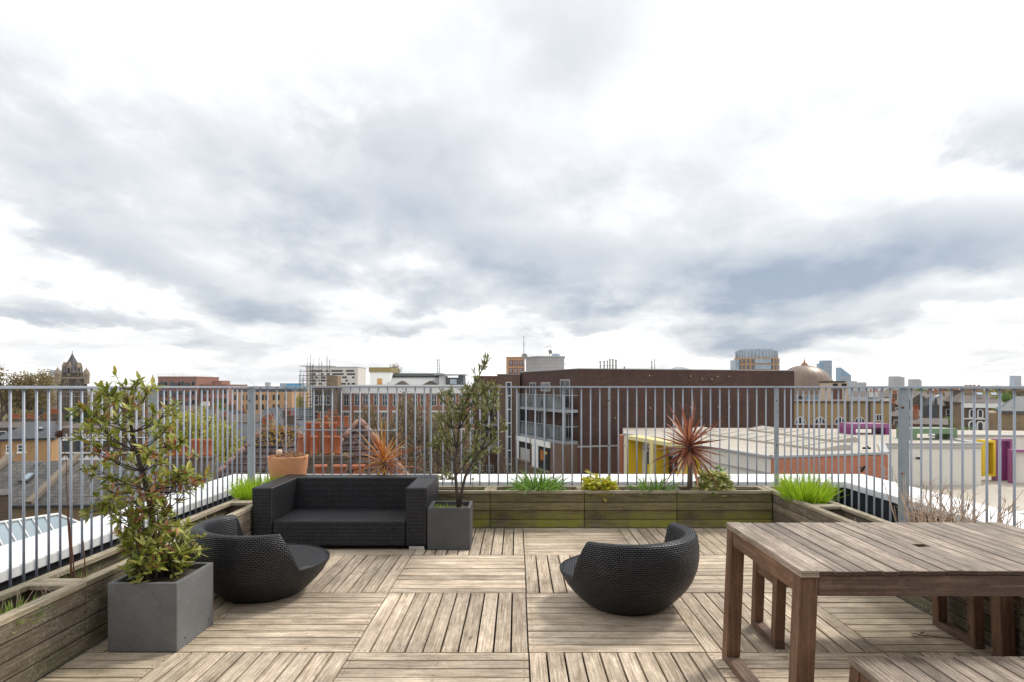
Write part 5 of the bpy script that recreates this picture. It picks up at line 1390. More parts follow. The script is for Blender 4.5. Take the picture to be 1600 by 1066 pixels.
tower('stepped_tower', 'grey stepped tower far off above the left trees', 40, 49, 586, 1500, 'glass_pale', steps=((1., 1.3, 593), (-.6, 0, 594)))
tower('pale_tower', 'small pale tower on the skyline above the orange brick block', 414, 421, 597.5, 1400, 'conc')
tower('glass_tower', 'tall blue glass tower right of the golden dome', 1286, 1300, 563.5, 900, 'glass_blue', steps=((-.38, 0., 568),))
tower('glass_tower', 'blue glass tower with a slanting top right of the tallest glass tower', 1313.5, 1330, 574, 1000, 'glass_blue', slant=13.)
tower('slab_block', 'small grey slab block just right of the slanting glass tower', 1329.5, 1339, 595.5, 900, 'glass_pale')
tower('slab_block', 'low wide grey slab on the skyline left of the grey tower pair', 1340, 1354, 597.5, 850, 'conc')
tower('slab_block', 'grey concrete tower, larger of the pair above the right railing post', 1395, 1408, 588, 800, 'conc', steps=((1., 1.4, 589),))
tower('slab_block', 'grey concrete tower, smaller of the pair right of the railing post', 1426, 1438, 592.5, 900, 'conc', steps=((-.15, 0, 594), (1., 1.15, 594)))
tower('round_tower', 'lone pale blue tower at the far right of the skyline', 1585, 1596, 587, 1400, 'glass_pale')
# cranes
def crane(label, px, yb, yt, jx, jy, d):
    t = empty('tower_crane', label, 'crane', (at(px, d), d, G)); b = MB(); r = d / F * .22
    b.tube([(0, 0, 0), (0, 0, zz(yt, d) - G)], r, 4); b.build('mast', M['conc'], t)
    b = MB(); b.tube([(0, 0, zz(yt, d) - G), (at(jx, d) - at(px, d), 0, zz(jy, d) - G)], r * .8, 4); b.build('jib', M['conc'], t)
crane('thin upright crane above the tall red apartment block', 272, 590, 574, 273, 572, 600)
crane('thin crane with its jib leaning left over the tall red apartment block', 287, 590, 589, 278.5, 571, 620)
crane('small pale crane with its jib raised right between the red blocks', 310, 602, 598, 320, 585, 560)
crane('thin crane with a long jib leaning left above the left railing corner', 399, 605, 604, 385, 590, 700)
t = empty('passenger_plane', 'tiny white aeroplane low in front of the dark cloud on the right', 'aeroplane', P3(1170, 523.5, 1450), R(8))
t.scale = (.48, .48, .48)
b = MB(); b.tube([(-14, 0, -.8), (-13, 0, 0), (10, 0, .6), (15, 0, 1.6)], [.3, 1.7, 1.6, .4], 8); b.build('fuselage', M['white'], t)
b = MB(); b.hexa([(-3, -16, .4), (0, -16, .4), (3, 0, -.5), (-3, 0, -.5)], [(-3, -16, .7), (0, -16, .7), (3, 0, .3), (-3, 0, .3)]); b.hexa([(-3, 0, -.5), (3, 0, -.5), (0, 16, .4), (-3, 16, .4)], [(-3, 0, .3), (3, 0, .3), (0, 16, .7), (-3, 16, .7)]); b.build('wing', M['white'], t)
b = MB(); b.hexa([(10, -.2, 1), (14.5, -.2, 1), (14.5, .2, 1), (10, .2, 1)], [(13.5, -.15, 5.5), (15.5, -.15, 5.5), (15.5, .15, 5.5), (13.5, .15, 5.5)]); b.build('tail', M['white'], t)

# ---------------------------------------------------------------- roofs between (left middle)
HG = None
hs = [('dark roofed terrace house below the orange apartment block', 405, 118, 12, 655, 637, 'b_yellow', 'slate', 4),
      ('slate roofed house left of the dark roofed terrace house', 362, 108, 9, 664, 650, 'b_brown', 'slate', 3),
      ('grey slate roofed house with a pale skylight behind the corner post', 330, 70, 8.5, 690, 662, 'b_brown', 'slate', 2),
      ('broad grey slate roof between the corner post and the scaffolding', 398, 62, 6.5, 683, 668, 'b_yellow', 'slate', 3),
      ('brown slate roofed house below the scaffolding', 440, 80, 6., 676, 657, 'b_brown', 'slate', 2),
      ('small slate roofed house just above the lichen covered ridge', 384, 48, 4.2, 699, 679, 'b_brown', 'slate_brown', 2),
      ('slate roofed house half behind the round fresh green tree', 318, 95, 8, 660, 647, 'b_yellow', 'slate_brown', 3),
      ('low terrace house left of the fresh green tree', 268, 110, 10, 652, 640, 'b_brown', 'slate', 3),
      ('pale fronted terrace house below the tall red apartment block', 245, 140, 10, 645, 634, 'render', 'slate_brown', 4),
      ('slate roofed terrace behind the middle of the leafy shrub', 205, 105, 9, 668, 652, 'b_brown', 'slate', 3),
      ('slate roofed house right of the dark green trees', 172, 72, 7, 700, 680, 'b_yellow', 'slate', 2),
      ('brown house roof behind the lower right of the leafy shrub', 222, 55, 6, 720, 700, 'b_brown', 'slate', 2)]
for (lab, px, d, w, ye, yr, wl, rf, nc) in hs:
    h_ = house(lab, at(px, d), d, R(random.uniform(-8, 8)), w, 7.5, zz(ye, d), zz(yr, d + 3.7), wl, rf, 0, 1, nc, 3, random.choice(('l', 'r', 'lr')))
    if 'skylight' in lab: skyl(h_, w * .55, 1.2, 1.0, 1.0, zz(ye, d) + .75, math.atan2(zz(yr, d + 3.7) - zz(ye, d), 3.9))
# distant rows of small houses: one kind, copied
proto = house('small distant brick house in the rows near the horizon left of centre', at(330, 230), 230, 0, 9, 8, G + 8.5, G + 11.5, 'b_brown', 'slate', 0, 1, 3, 3, 'l', 'distant terraced houses')
random.seed(31)
for k in range(34):
    c = copy_tree(proto); left = k < 20
    px = random.uniform(150, 780) if left else random.uniform(1320, 1640); d = random.uniform(190, 420) if left else random.uniform(170, 330)
    c.location = (at(px, d), d, G + random.uniform(-.8, .6)); c.rotation_euler = (0, 0, random.choice((0, 0, R(90), R(12), R(-15))))
    c['label'] = 'small distant brick house in the rows near the horizon left of centre' if left else 'small distant brick house in the rows near the horizon on the right'
# ---------------------------------------------------------------- brown block of flats
A0, B0 = (.24, 57.), (4.64, 46.)
t, w = facade('brown_flats', 'large flat roofed block clad in dark brown with grey balconies on its left', 'block of flats', A0, B0)
ztop = 2.80
def ux(px):
    k = (px - CX) / F; dx_, dy_ = B0[0] - A0[0], B0[1] - A0[1]
    s_ = (k * A0[1] - A0[0]) / (dx_ - k * dy_); return s_ * w
def uo(px, v):
    """distance along the left face of the point seen at px on a plane v in front of it"""
    n_ = Vector((B0[0] - A0[0], B0[1] - A0[1])).normalized(); n_ = Vector((-n_.y, n_.x)) * v
    k = (px - CX) / F; ax, ay = A0[0] + n_.x, A0[1] + n_.y; dx_, dy_ = B0[0] - A0[0], B0[1] - A0[1]
    return (k * ay - ax) / (dx_ - k * dy_) * w
def inv(p):      # world point to facade coordinates
    q = Matrix.Rotation(-t.rotation_euler.z, 4, 'Z') @ (Vector((p[0], p[1], 0)) - Vector((t.location.x, t.location.y, 0))); return (q.x, q.y)
C0 = (23.3, 51.7)
zl = -2.95; zroof = ztop
ring = [A0, B0, C0, (20.5, 61), (2.5, 66)]
loc = [inv(p) for p in ring]
def offs(ring_, o):
    c = Vector((sum(p[0] for p in ring_) / len(ring_), sum(p[1] for p in ring_) / len(ring_)))
    return [tuple(Vector(p) + (Vector(p) - c).normalized() * o) for p in ring_]
b = MB(); b.hexa([(p[0], p[1], zl - G) for p in loc], [(p[0], p[1], ztop - G) for p in loc]); b.build('upper_wall', M['clad'], t)
lo2 = [inv(p) for p in [(A0[0], A0[1]), (B0[0] - .05, B0[1] - .18), (C0[0] + .3, C0[1] - .1), (20.5, 61.2), (2.5, 66.2)]]
b = MB(); b.hexa([(p[0], p[1], 0) for p in lo2], [(p[0], p[1], zl - .1 - G) for p in lo2]); b.build('lower_wall', M['clad3'], t)
b = MB(); b.hexa([(p[0], p[1], zl - .098 - G) for p in offs(lo2, .08)], [(p[0], p[1], zl - .004 - G) for p in offs(lo2, .08)]); b.build('ledge', M['conc'], t)
b = MB(); b.hexa([(p[0], p[1], ztop + .001 - G) for p in offs(loc, .06)], [(p[0], p[1], ztop + .07 - G) for p in offs(loc, .06)]); b.build('roof_edge', M['roof_grey'], t)
# balconies on the left face
zf1, zf2 = -.25, -2.60
vb = -1.15
for zf, u0, u1 in ((zf1, uo(812, vb), w - .12), (zf2, uo(812, vb), w - .12)):
    b = MB(); b.box(u0, u1, vb, -.02, zf - .22 - G, zf - G); o = b.build('balcony', M['steel'], t)
    b = MB(); n = int((u1 - u0) / .62)
    b.box(u0, u1, vb + .0, vb + .04, zf + 1.06 - G, zf + 1.11 - G); b.box(u1 - .04, u1, vb, 0, zf + 1.06 - G, zf + 1.11 - G)
    for k in range(n + 1):
        uu = u0 + (u1 - u0 - .04) * k / n; b.box(uu, uu + .04, vb + .001, vb + .04, zf + .001 - G, zf + 1.06 - G)
    b.build('balustrade', M['steel'], o)
    b = MB(); b.box(u0 + .05, u1 - .08, vb + .045, vb + .055, zf + .08 - G, zf + .98 - G); b.build('glass_panel', glassy('balcony glass', (.13, .15, .16), .1, .8), o)
for uu in (uo(812, vb), uo(852, vb), w - .16):
    b = MB(); b.box(uu, uu + .16, vb - .16, vb - .01, zf2 - .2 - G, zf1 + 1.15 - G); b.build('steel_column', M['steel'], t)
# doors and windows behind the balconies
for (p0, p1, za, zb2, k_) in ((828, 838, zf1 + .02, zf1 + 2.1, 'pair'), (846, 860, zf1 + 1.35, zf1 + 2.1, 'pair'), (876, 891, zf1 + .02, zf1 + 2.3, 'pair'), (836, 848, zf2 + .02, zf2 + 2.0, 'pair'), (884, 894, zf2 + .02, zf2 + 2.0, 'pair')):
    window(t, ux(p0), za, ux(p1) - ux(p0), zb2 - za, -.01, 0, k_, 'conc', 'glass', True, .08)
blk(t, 'painted_recess', ux(812) + .1, ux(826), -.03, 0, zf2 + .05, zf1 - .25, M['dark']); blk(t, 'painted_recess', ux(852), ux(870), -.03, 0, zf2 + .05, zf1 - .25, M['clad'])  # flat slabs, no real recess; its shade is put into the near-black one
# lower openings with white surrounds
blk(t, 'brick_front', uo(805, vb), w + .02, vb - .02, 0, G, zf2 - .225, M['clad2'])
for (p0, p1, ya, yb, yc) in ((809, 829, 718, 690, 676), (833, 860, 732, 697, 680)):
    ua, ub_ = uo(p0, vb), uo(p1, vb); dm_ = A0[1] + (B0[1] - A0[1]) * (ua + ub_) / 2 / w - .4
    z0_, z1_, z2_ = zz(ya, dm_) , zz(yb, dm_), zf2 - .24
    blk(t, 'white_band', ua - .1, ub_ + .1, vb - .14, vb - .021, z1_, z2_, M['white'])
    o = blk(t, 'opening', ua, ub_, vb - .06, vb - .022, z0_, z1_ - .01, M['dark'])  # solid slab; the unlit interior is put into its dark colour
    wr = (ub_ - ua) * (.16 if p0 < 820 else .36)
    blk(t, 'white_reveal', ua - .02, ua + wr, vb - .10, vb - .061, z0_, z1_ - .02, M['white'])
    if p0 < 820: blk(t, 'inner_wall', ua + wr + .4, ub_ - .02, vb - .09, vb - .061, z0_ + .02, z0_ + 1.0, M['conc'])
    else:
        blk(t, 'orange_blind', ua + wr + .45, ua + wr + 1.1, vb - .09, vb - .061, z0_ + .7, z1_ - .3, plain('orange board', (.34, .12, .02), .7)); blk(t, 'yellow_board', ua + wr + 1.2, ub_ - .5, vb - .09, vb - .061, z0_ + 1.25, z0_ + 1.45, M['yellow'])
    blk(t, 'sill', ua - .15, ub_ + .1, vb - .2, vb - .021, z0_ - .12, z0_ - .003, M['stone'])
b = MB()
for (px, y) in ((1014, 587), (1077.5, 588), (1096, 592), (1111, 592.5), (1120, 588.5), (1138, 588.5), (1014.5, 637.5), (1078, 637), (1121, 636), (1139, 635.5), (960, 653)):
    k = (px - CX) / F; dx_, dy_ = C0[0] - B0[0], C0[1] - B0[1]; s_ = (k * B0[1] - B0[0]) / (dx_ - k * dy_)
    P = Vector((B0[0] + dx_ * s_, B0[1] + dy_ * s_)); nrm = Vector((dy_, -dx_)).normalized(); z_ = zz(y, P.y)
    p0, p1 = inv(P - nrm * .0), inv(P + nrm * .16)
    b = MB(); b.tube([(p0[0], p0[1], z_ - G), (p1[0], p1[1], z_ - G)], .060, 10); b.build('wall_vent', M['stone'], t)
# stair tower with a glazed strip
d = 57.; t = empty('stair_tower', 'light brown brick stair tower with a tall window strip left of the balconies', 'stair tower', (at(777, d), d - .6, G))
U = lambda px: at(px, d) - at(777, d)
blk(t, 'wall', 0, U(812.5), 0, 7, G, zz(585.5, d), M['clad2']); blk(t, 'coping', -.05, U(812.5) + .05, -.05, 7.05, zz(585.5, d), zz(584.6, d), M['roof_grey'])
blk(t, 'corner_strip', U(801), U(808), -.06, 0, G, zz(587, d), M['b_yellow'] if False else M['clad2'])
window(t, U(790.5), zz(745, d), 9 * d / F, zz(597, d) - zz(745, d), -.02, 0, 'tall', 'white', 'glass', True, .07)
d = 63.; t = empty('flats_wing', 'darker brown wing of flats with balconies behind the wispy shrub', 'block of flats', (at(741, d), d, G))
U = lambda px: at(px, d) - at(741, d)
blk(t, 'wall', 0, U(778), 0, 8, G, zz(587.5, d), M['clad3'])
for yf in (636, 662, 688):
    b = MB(); b.box(U(752), U(777), -1.2, -.02, zz(yf, d) - .2 - G, zz(yf, d) - G); o = b.build('balcony', M['steel'], t)
    b = MB(); b.box(U(752), U(777), -1.2, -1.16, zz(yf, d) + 1.0 - G, zz(yf, d) + 1.05 - G)
    for k in range(8): b.box(U(752) + .23 * k, U(752) + .23 * k + .03, -1.2, -1.16, zz(yf, d) - G, zz(yf, d) + 1.0 - G)
    b.build('balustrade', M['steel'], o)
    blk(t, 'painted_recess', U(755), U(768), -.04, 0, zz(yf, d) + .05, zz(yf, d) + 1.5, M['dark'])  # flat slab coloured as the shade behind the balcony
blk(t, 'white_band', U(744), U(777), -.3, 0, zz(700, d), zz(693, d), M['white'])
for k in range(2): window(t, U(745 + 15 * k), zz(745, d), 12 * d / F, 1.2, -.02, 0, 'grid', 'conc', 'glass')
b = MB()
# things on the flat roof
def roof_thing(name, label, cat, px, d, z0=None): return empty(name, label, cat, (at(px, d), d, ztop + .07 if z0 is None else z0))
d = 54.; t = roof_thing('plant_room', 'pale grey block plant room on the flat roof of the flats', 'plant room', 822, d)
wA, hA = at(882, d) - at(822, d), zz(558.5, d) - ztop - .07
b = MB(); b.M = Matrix.Translation((0, 0, 0)); b.hexa([(-.0, 1.9, 0), (1.05, 0, 0), (wA, .15, 0), (wA + .2, 4, 0), (.3, 4.5, 0)], [(-.0, 1.9, hA), (1.05, 0, hA), (wA, .15, hA), (wA + .2, 4, hA), (.3, 4.5, hA)]); b.build('wall', M['plant_room'], t)
b = MB(); b.hexa([(-.08, 1.85, hA + .001), (1.0, -.08, hA + .001), (wA + .08, .07, hA + .001), (wA + .3, 4.1, hA + .001), (.2, 4.6, hA + .001)], [(-.08, 1.85, hA + .12), (1.0, -.08, hA + .12), (wA + .08, .07, hA + .12), (wA + .3, 4.1, hA + .12), (.2, 4.6, hA + .12)]); b.build('roof', M['conc'], t)
def dish(label, px, y, d, r, z0):
    t = empty('satellite_dish', label, 'satellite dish', (at(px, d), d, z0)); zc = zz(y, d) - z0
    b = MB(); b.tube([(0, .15, 0), (0, .15, zc)], .035, 6); b.build('pole', M['steel'], t)
    b = MB(); b.M = Matrix.Translation((0, 0, zc)) @ Matrix.Rotation(R(68), 4, 'X') @ Matrix.Rotation(R(25), 4, 'Y')
    b.lathe([(.001, .0), (r * .4, .02), (r * .75, .08), (r, .16), (r * .99, .19), (r * .73, .11), (r * .4, .05), (.001, .03)], 0, 0, 20, cap=False); b.build('dish', plain('grey dish', (.30, .29, .27), .6), t)
dish('larger grey satellite dish left of the plant room on the flats', 818.5, 558, 53, .27, ztop + .07)
dish('smaller grey satellite dish on top of the plant room', 858.5, 551, 53.5, .20, ztop + .07 + hA + .12)
t = roof_thing('aerial_mast', 'tall thin aerial mast beside the plant room of the flats', 'aerial', 818.5, 53.4)
hm = zz(526.5, 53.4) - ztop
b = MB(); b.tube([(0, 0, 0), (0, 0, hm)], .035, 6); b.tube([(-.10, 0, hm - .1), (.10, 0, hm - .05)], .02, 4); b.tube([(-.08, 0, hm - .75), (.16, 0, hm - .7)], .015, 4); b.tube([(-.1, 0, hm - .62), (.1, 0, hm - .62)], .015, 4); b.build('mast', M['steel'], t)
t = empty('tv_aerial', 'small television aerial on top of the plant room', 'aerial', (at(861, 54), 54, ztop + .07 + hA + .12))
b = MB(); hm = zz(538, 54) - t.location.z; b.tube([(0, 0, 0), (0, 0, hm)], .02, 5); b.tube([(-.5, 0, hm - .28), (0, 0, hm - .1)], .018, 4)
for k in range(5): b.tube([(-.45 + .1 * k, -.12, hm - .26 + .036 * k), (-.45 + .1 * k, .12, hm - .26 + .036 * k)], .01, 3)
b.build('mast', M['steel'], t)
for k, (px, yt, r) in enumerate(((938, 564, .05), (944, 564, .05), (949, 563.5, .045), (953, 561, .05), (957.5, 561, .055), (962.5, 562, .06))):
    d = 53.; t = empty('flue_pipe', ('leftmost', 'second from the left', 'third from the left', 'third from the right', 'second from the right', 'rightmost')[k] + ' of the six short flue pipes on the flat roof', 'flue', (at(px, d), d, ztop + .07), 0, 'row of flue pipes on the flats')
    b = MB(); hh = zz(yt, d) - ztop - .07; b.tube([(0, 0, 0), (0, 0, hh)], r * 1.5, 8); b.tube([(0, 0, hh - .12), (0, 0, hh + .01)], r * 1.9, 8); b.build('pipe', M['conc'], t)
t = empty('pipe_rail', 'thin horizontal rail tying the six flue pipes together', 'rail', (at(938, 52.8), 52.8, ztop + .07)); b = MB(); b.tube([(0, 0, .43), (1.35, 0, .45)], .02, 4); b.tube([(0, .1, 0), (0, .1, .43)], .02, 4); b.tube([(1.35, .1, 0), (1.35, .1, .45)], .02, 4); b.build('rail', M['steel'], t)
for (px, yt, mt, lab) in ((1018.5, 564.5, 'dark', 'black roof vent pipe on the middle of the flat roof'), (1023, 561, 'conc', 'pale roof vent pipe beside the black one'), (975.5, 573, 'dark', 'tiny black vent right of the six flue pipes')):
    d = 54.; t = empty('vent_pipe', lab, 'vent pipe', (at(px, d), d, ztop + .07)); b = MB(); b.tube([(0, 0, 0), (0, 0, zz(yt, d) - ztop - .07)], .045, 8); b.lathe([(.06, zz(yt, d) - ztop - .17), (.065, zz(yt, d) - ztop - .08), (.03, zz(yt, d) - ztop - .05)], 0, 0, 8); b.build('pipe', M[mt], t)
d = 58.; t = empty('roof_hatch', 'small white roof hut with a pitched grey lid on the right of the flat roof', 'roof hut', (at(1055, d), d, ztop + .07))
b = MB(); wq = at(1077, d) - at(1055, d); b.box(0, wq, 0, 1.5, 0, .28); b.build('wall', M['white'], t)
b = MB(); b.hexa([(-.1, -.1, .281), (wq + .1, -.1, .281), (wq + .1, 1.6, .281), (-.1, 1.6, .281)], [(.3, .2, .5), (wq - .6, .2, .5), (wq - .6, 1.3, .5), (.3, 1.3, .5)]); b.build('lid', M['steel'], t)
t = empty('roof_mound', 'low pale roof light mound behind the edge of the flat roof', 'roof light', (at(985, 57), 57, ztop + .07))
b = MB(); wq = at(1052, 57) - at(985, 57); b.hexa([(0, 0, 0), (wq, 0, 0), (wq, 1.5, 0), (0, 1.5, 0)], [(.9, .2, .28), (wq - 1.2, .2, .12), (wq - 1.2, 1.3, .12), (.9, 1.3, .28)]); b.build('cover', M['roof_flat'], t)
t = empty('glass_rooflight', 'small pale blue tank top behind the plant room', 'tank', (at(864, 60), 60, ztop + .07)); b = MB(); b.lathe([(.42, 0), (.42, zz(553, 60) - ztop - .1), (.36, zz(552.5, 60) - ztop - .07), (.001, zz(552.5, 60) - ztop - .07)], .3, 0, 16); b.build('tank_wall', M['glass_pale'], t)
# mosaic tower
t, w, z1 = far_block('mosaic_tower', 'orange and purple patterned tower block behind the satellite dish', 791, 820, 559, 230, 'b_orange', [], 0, dep=10, cap='b_orange')
pp = plain('plum panel', (.13, .03, .05), .6)
for r in range(5):
    for c in (.16, .42, .70): blk(t, 'plum_panel', c * w - .1, c * w + 1.4, -.06, 0, z1 - 3.0 - 3.0 * r, z1 - 1.0 - 3.0 * r, pp); window(t, c * w + .2, z1 - 2.5 - 3 * r, .8, 1.2, -.08, 0, 'plain', 'white', 'glass')

# ---------------------------------------------------------------- school with coloured frames
zr_ = -1.66
poly = [(6.95, 40), (11.1, 26.9), (17.1, 28.5), (19.6, 33), (24.9, 33), (26.3, 39), (46, 37.5), (46, 41.5), (30, 44.5), (20.5, 46.3), (8, 46.6)]
t = empty('school_building', 'low cream walled school with wide pale flat roofs right of the flats', 'school', (6.95, 40, G)); T = Matrix.Translation((-6.95, -40, -G))
b = MB(); b.M = T; b.hexa([(x, y, G) for x, y in poly], [(x, y, zr_ - .002) for x, y in poly]); b.build('wall', M['render'], t)
b = MB(); b.M = T; b.hexa([(x, y, zr_) for x, y in poly], [(x, y, zr_ + .03) for x, y in poly]); b.build('roof', M['roof_flat'], t)
b = MB(); b.M = T
for (p, q) in zip(poly[:6], poly[1:7]):
    p, q = Vector((*p, 0)), Vector((*q, 0)); dr = (q - p).normalized(); n_ = Vector((dr.y, -dr.x, 0))
    b.hexa([Vector((v.x, v.y, zr_ + .031)) for v in (p + n_ * .12, q + n_ * .12, q - n_ * .22, p - n_ * .22)], [Vector((v.x, v.y, zr_ + .13)) for v in (p + n_ * .12, q + n_ * .12, q - n_ * .22, p - n_ * .22)])
b.build('roof_kerb', M['roof_grey'], t)
# red brick front
p, q = Vector((11.1, 26.9, 0)), Vector((17.1, 28.5, 0)); dr = (q - p).normalized(); n_ = Vector((dr.y, -dr.x, 0))
b = MB(); b.M = T; b.hexa([Vector((v.x, v.y, G)) for v in (p + n_ * .10, q + n_ * .10, q + n_ * .003, p + n_ * .003)], [Vector((v.x, v.y, zr_ - .01)) for v in (p + n_ * .10, q + n_ * .10, q + n_ * .003, p + n_ * .003)]); b.build('brick_wall', brick('orange red brick', (.52, .14, .055), (.42, .11, .045), (.40, .26, .19), stain=.3), t)
# lines and vents in the cream walls
b = MB(); b.M = T
p, q = Vector((6.95, 40, 0)), Vector((11.1, 26.9, 0)); dr = (q - p).normalized(); n_ = Vector((dr.y, -dr.x, 0))
for zq in (-2.35,): b.hexa([Vector((v.x, v.y, zq)) for v in (p + n_ * .06, q + n_ * .06, q, p)], [Vector((v.x, v.y, zq + .08)) for v in (p + n_ * .06, q + n_ * .06, q, p)])
b.build('wall_trim', M['roof_grey'], t)
def wall_rect(p, q, s0, s1, z0, z1, mat, name, o=.05):
    p, q = Vector((*p, 0)), Vector((*q, 0)); dr = (q - p).normalized(); n_ = Vector((dr.y, -dr.x, 0)); a_, c_ = p.lerp(q, s0), p.lerp(q, s1)
    b = MB(); b.M = T; b.hexa([Vector((v.x, v.y, z0)) for v in (a_ + n_ * o, c_ + n_ * o, c_ + n_ * .004, a_ + n_ * .004)], [Vector((v.x, v.y, z1)) for v in (a_ + n_ * o, c_ + n_ * o, c_ + n_ * .004, a_ + n_ * .004)]); return b.build(name, mat, t)
wall_rect(poly[0], poly[1], .66, .80, -3.9, -2.95, M['glass_d'], 'window'); wall_rect(poly[0], poly[1], .87, .955, -3.6, -2.95, M['glass_d'], 'window')
wall_rect(poly[0], poly[1], .12, .17, -4.2, -2.4, M['glass_d'], 'window'); wall_rect(poly[0], poly[1], .40, .46, -4.4, -2.4, M['glass_d'], 'window')
wall_rect(poly[3], poly[4], 0, 1, -1.84, -1.76, M['roof_grey'], 'wall_trim')
# raised slatted roof strips
for (x0, y0, x1, y1, wd) in ((12.9, 43., 16.2, 30.2, 1.5), (17.6, 44., 19.0, 34.5, 1.2)):
    p, q = Vector((x0, y0, 0)), Vector((x1, y1, 0)); dr = (q - p).normalized(); n_ = Vector((dr.y, -dr.x, 0))
    b = MB(); b.M = T; b.hexa([Vector((v.x, v.y, zr_ + .031)) for v in (p + n_ * wd, q + n_ * wd, q, p)], [Vector((v.x, v.y, zr_ + z_)) for v, z_ in ((p + n_ * wd, .14), (q + n_ * wd, .14), (q, .34), (p, .34))]); b.build('roof_light', M['roof_flat'], t)
    b = MB(); b.M = T; k = 0
    while k * 1.5 < (q - p).length:
        c_ = p + dr * k * 1.5; e_ = c_ + n_ * wd; b.tube([c_ + Vector((0, 0, zr_ + .36)), e_ + Vector((0, 0, zr_ + .16))], .02, 4); k += 1
    b.hexa([Vector((v.x, v.y, zr_ + .032)) for v in (p, q, q - n_ * .25, p - n_ * .25)], [Vector((v.x, v.y, zr_ + .28)) for v in (p, q, q - n_ * .25, p - n_ * .25)])
    b.build('roof_ribs', M['roof_grey'], t)
# yellow portal on the left wall
t = empty('yellow_portal', 'row of deep yellow window frames on the left end of the school', 'window frames', (6.95, 40, G), math.atan2(-13.1, 4.15))
zt_ = -1.50; o_ = -1.0
b = MB(); b.box(2.18, 8.5, o_, -.01, zt_ - .22 - G, zt_ - G); b.build('top_frame', M['cream_y'], t)
for u0, u1 in ((2.18, 2.38), (5.1, 5.45), (8.1, 8.5)):
    b = MB(); b.box(u0, u1, o_, -.01, 0, zt_ - .221 - G); o = b.build('upright', M['yellow'], t)
    b = MB(); b.box(u0 - .02, u1 + .02, o_ - .03, o_ - .002, 0, zt_ - G); b.build('front_edge', M['cream_y'], o)
for u0 in (2.4, 5.5): b = MB(); b.box(u0 + .8, u0 + 2.2, -.10, -.02, zz(722, 38) - 1 - G, zz(722, 38) - G); b.build('inner_panel', M['yellow'], t)
b = MB(); b.box(3.0, 3.2, -.06, -.012, zz(740, 38) - G, zz(703, 38) - G); b.box(3.0, 4.4, -.06, -.012, zz(698.5, 38) - G, zz(697, 38) - G); b.build('window_bar', M['steel_d'], t)
t = empty('brick_fin', 'narrow terracotta coloured wall end beside the yellow frames', 'wall', (at(975.5, 40.5), 40.6, G)); b = MB(); b.box(-.16, .16, 0, 1.2, 0, zz(681, 40.5) - G); b.build('wall', plain('terracotta panel', (.33, .12, .06), .7), t)
def portal(name, label, px0, px1, z0, z1, d, mat, mat2, dep=1.1, th=.16, bottom=False, inner=None):
    t = empty(name, label, 'window frame', (at(px0, d), d, z0)); w_ = at(px1, d) - at(px0, d); hh = z1 - z0
    b = MB(); b.box(0, w_, 0, dep, hh - th, hh); b.build('top_frame', M[mat2], t)
    b = MB(); b.box(0, th, 0, dep, 0, hh - th - .002); b.build('upright', M[mat], t)
    b = MB(); b.box(w_ - th, w_, 0, dep, 0, hh - th - .002); b.build('upright', M[mat], t)
    if bottom: b = MB(); b.box(th + .002, w_ - th - .002, 0, dep, 0, th); b.build('sill', M[mat], t)
    if inner: b = MB(); b.box(th + .003, w_ - th - .003, dep - .12, dep - .05, th + .002, hh - th - .004); b.build('back_panel', M[inner], t)
    return t
portal('purple_portal', 'low purple open frame lying on the school roof in front of the sandy building', 1331, 1390, zr_ + .032, zz(662.5, 40) , 40., 'purple', 'purple_l', 1.6, .26, False, 'clad')
portal('green_portal', 'low sage green open frame on the school roof right of the railing post', 1425, 1496, zr_ + .032, zz(670, 36.), 36., 'green_p', 'green_p', 1.5, .30)
t = portal('yellow_window_frame', 'single deep yellow window frame beside the cream wall on the right', 1536, 1556, -3.55, -1.52, 34.5, 'yellow', 'yellow', .5, .13, True, 'clad2')
t = portal('purple_window_frame', 'tall purple door frame right of the yellow window frame', 1556.5, 1582, -4.2, -1.45, 34.5, 'purple_l', 'purple_l', .35, .13, True, 'purple')
t = portal('purple_porch', 'long purple porch frame running out of the picture on the right', 1583.5, 1690, -5.6, -1.95, 33.5, 'purple_l', 'purple_l', .4, .14, False, 'render')
b = MB(); b.M = Matrix.Translation((0, 0, 0)); b.box(.1, 4, -.3, -.2, .3, 1.35); b.build('purple_rail', plain('dark purple rail', (.13, .02, .09), .6), t)
# lower roof in front
lp = [(11.5, 22.5), (22.4, 25.8), (44, 31), (44, 37.5), (26.4, 37.5), (25.0, 32.9), (19.65, 32.9), (17.2, 28.2), (11.2, 26.6)]
t = empty('lower_wing', 'lower school wing with a sandy flat roof and red brick front', 'school', (11.5, 22.5, G)); T2 = Matrix.Translation((-11.5, -22.5, -G))
b = MB(); b.M = T2; b.hexa([(x, y, G) for x, y in lp], [(x, y, -3.9) for x, y in lp]); b.build('wall', M['b_red'], t)
b = MB(); b.M = T2; b.hexa([(x, y, -3.898) for x, y in lp], [(x, y, -3.80) for x, y in lp]); b.build('roof', M['roof_flat'], t)
b = MB(); b.M = T2
for (p, q) in zip(lp[:2], lp[1:3]):
    p, q = Vector((*p, 0)), Vector((*q, 0)); dr = (q - p).normalized(); n_ = Vector((dr.y, -dr.x, 0))
    b.hexa([Vector((v.x, v.y, -3.899)) for v in (p + n_ * .1, q + n_ * .1, q - n_ * .25, p - n_ * .25)], [Vector((v.x, v.y, -3.68)) for v in (p + n_ * .1, q + n_ * .1, q - n_ * .25, p - n_ * .25)])
b.build('roof_kerb', M['render'], t)
t = empty('roof_ladder', 'grey hooped roof ladder at the right end of the red brick wall', 'ladder', (at(1388, 27), 27.3, G)); b = MB(); z0_, z1_ = zz(757, 27) - G - 1, zz(731, 27) - G
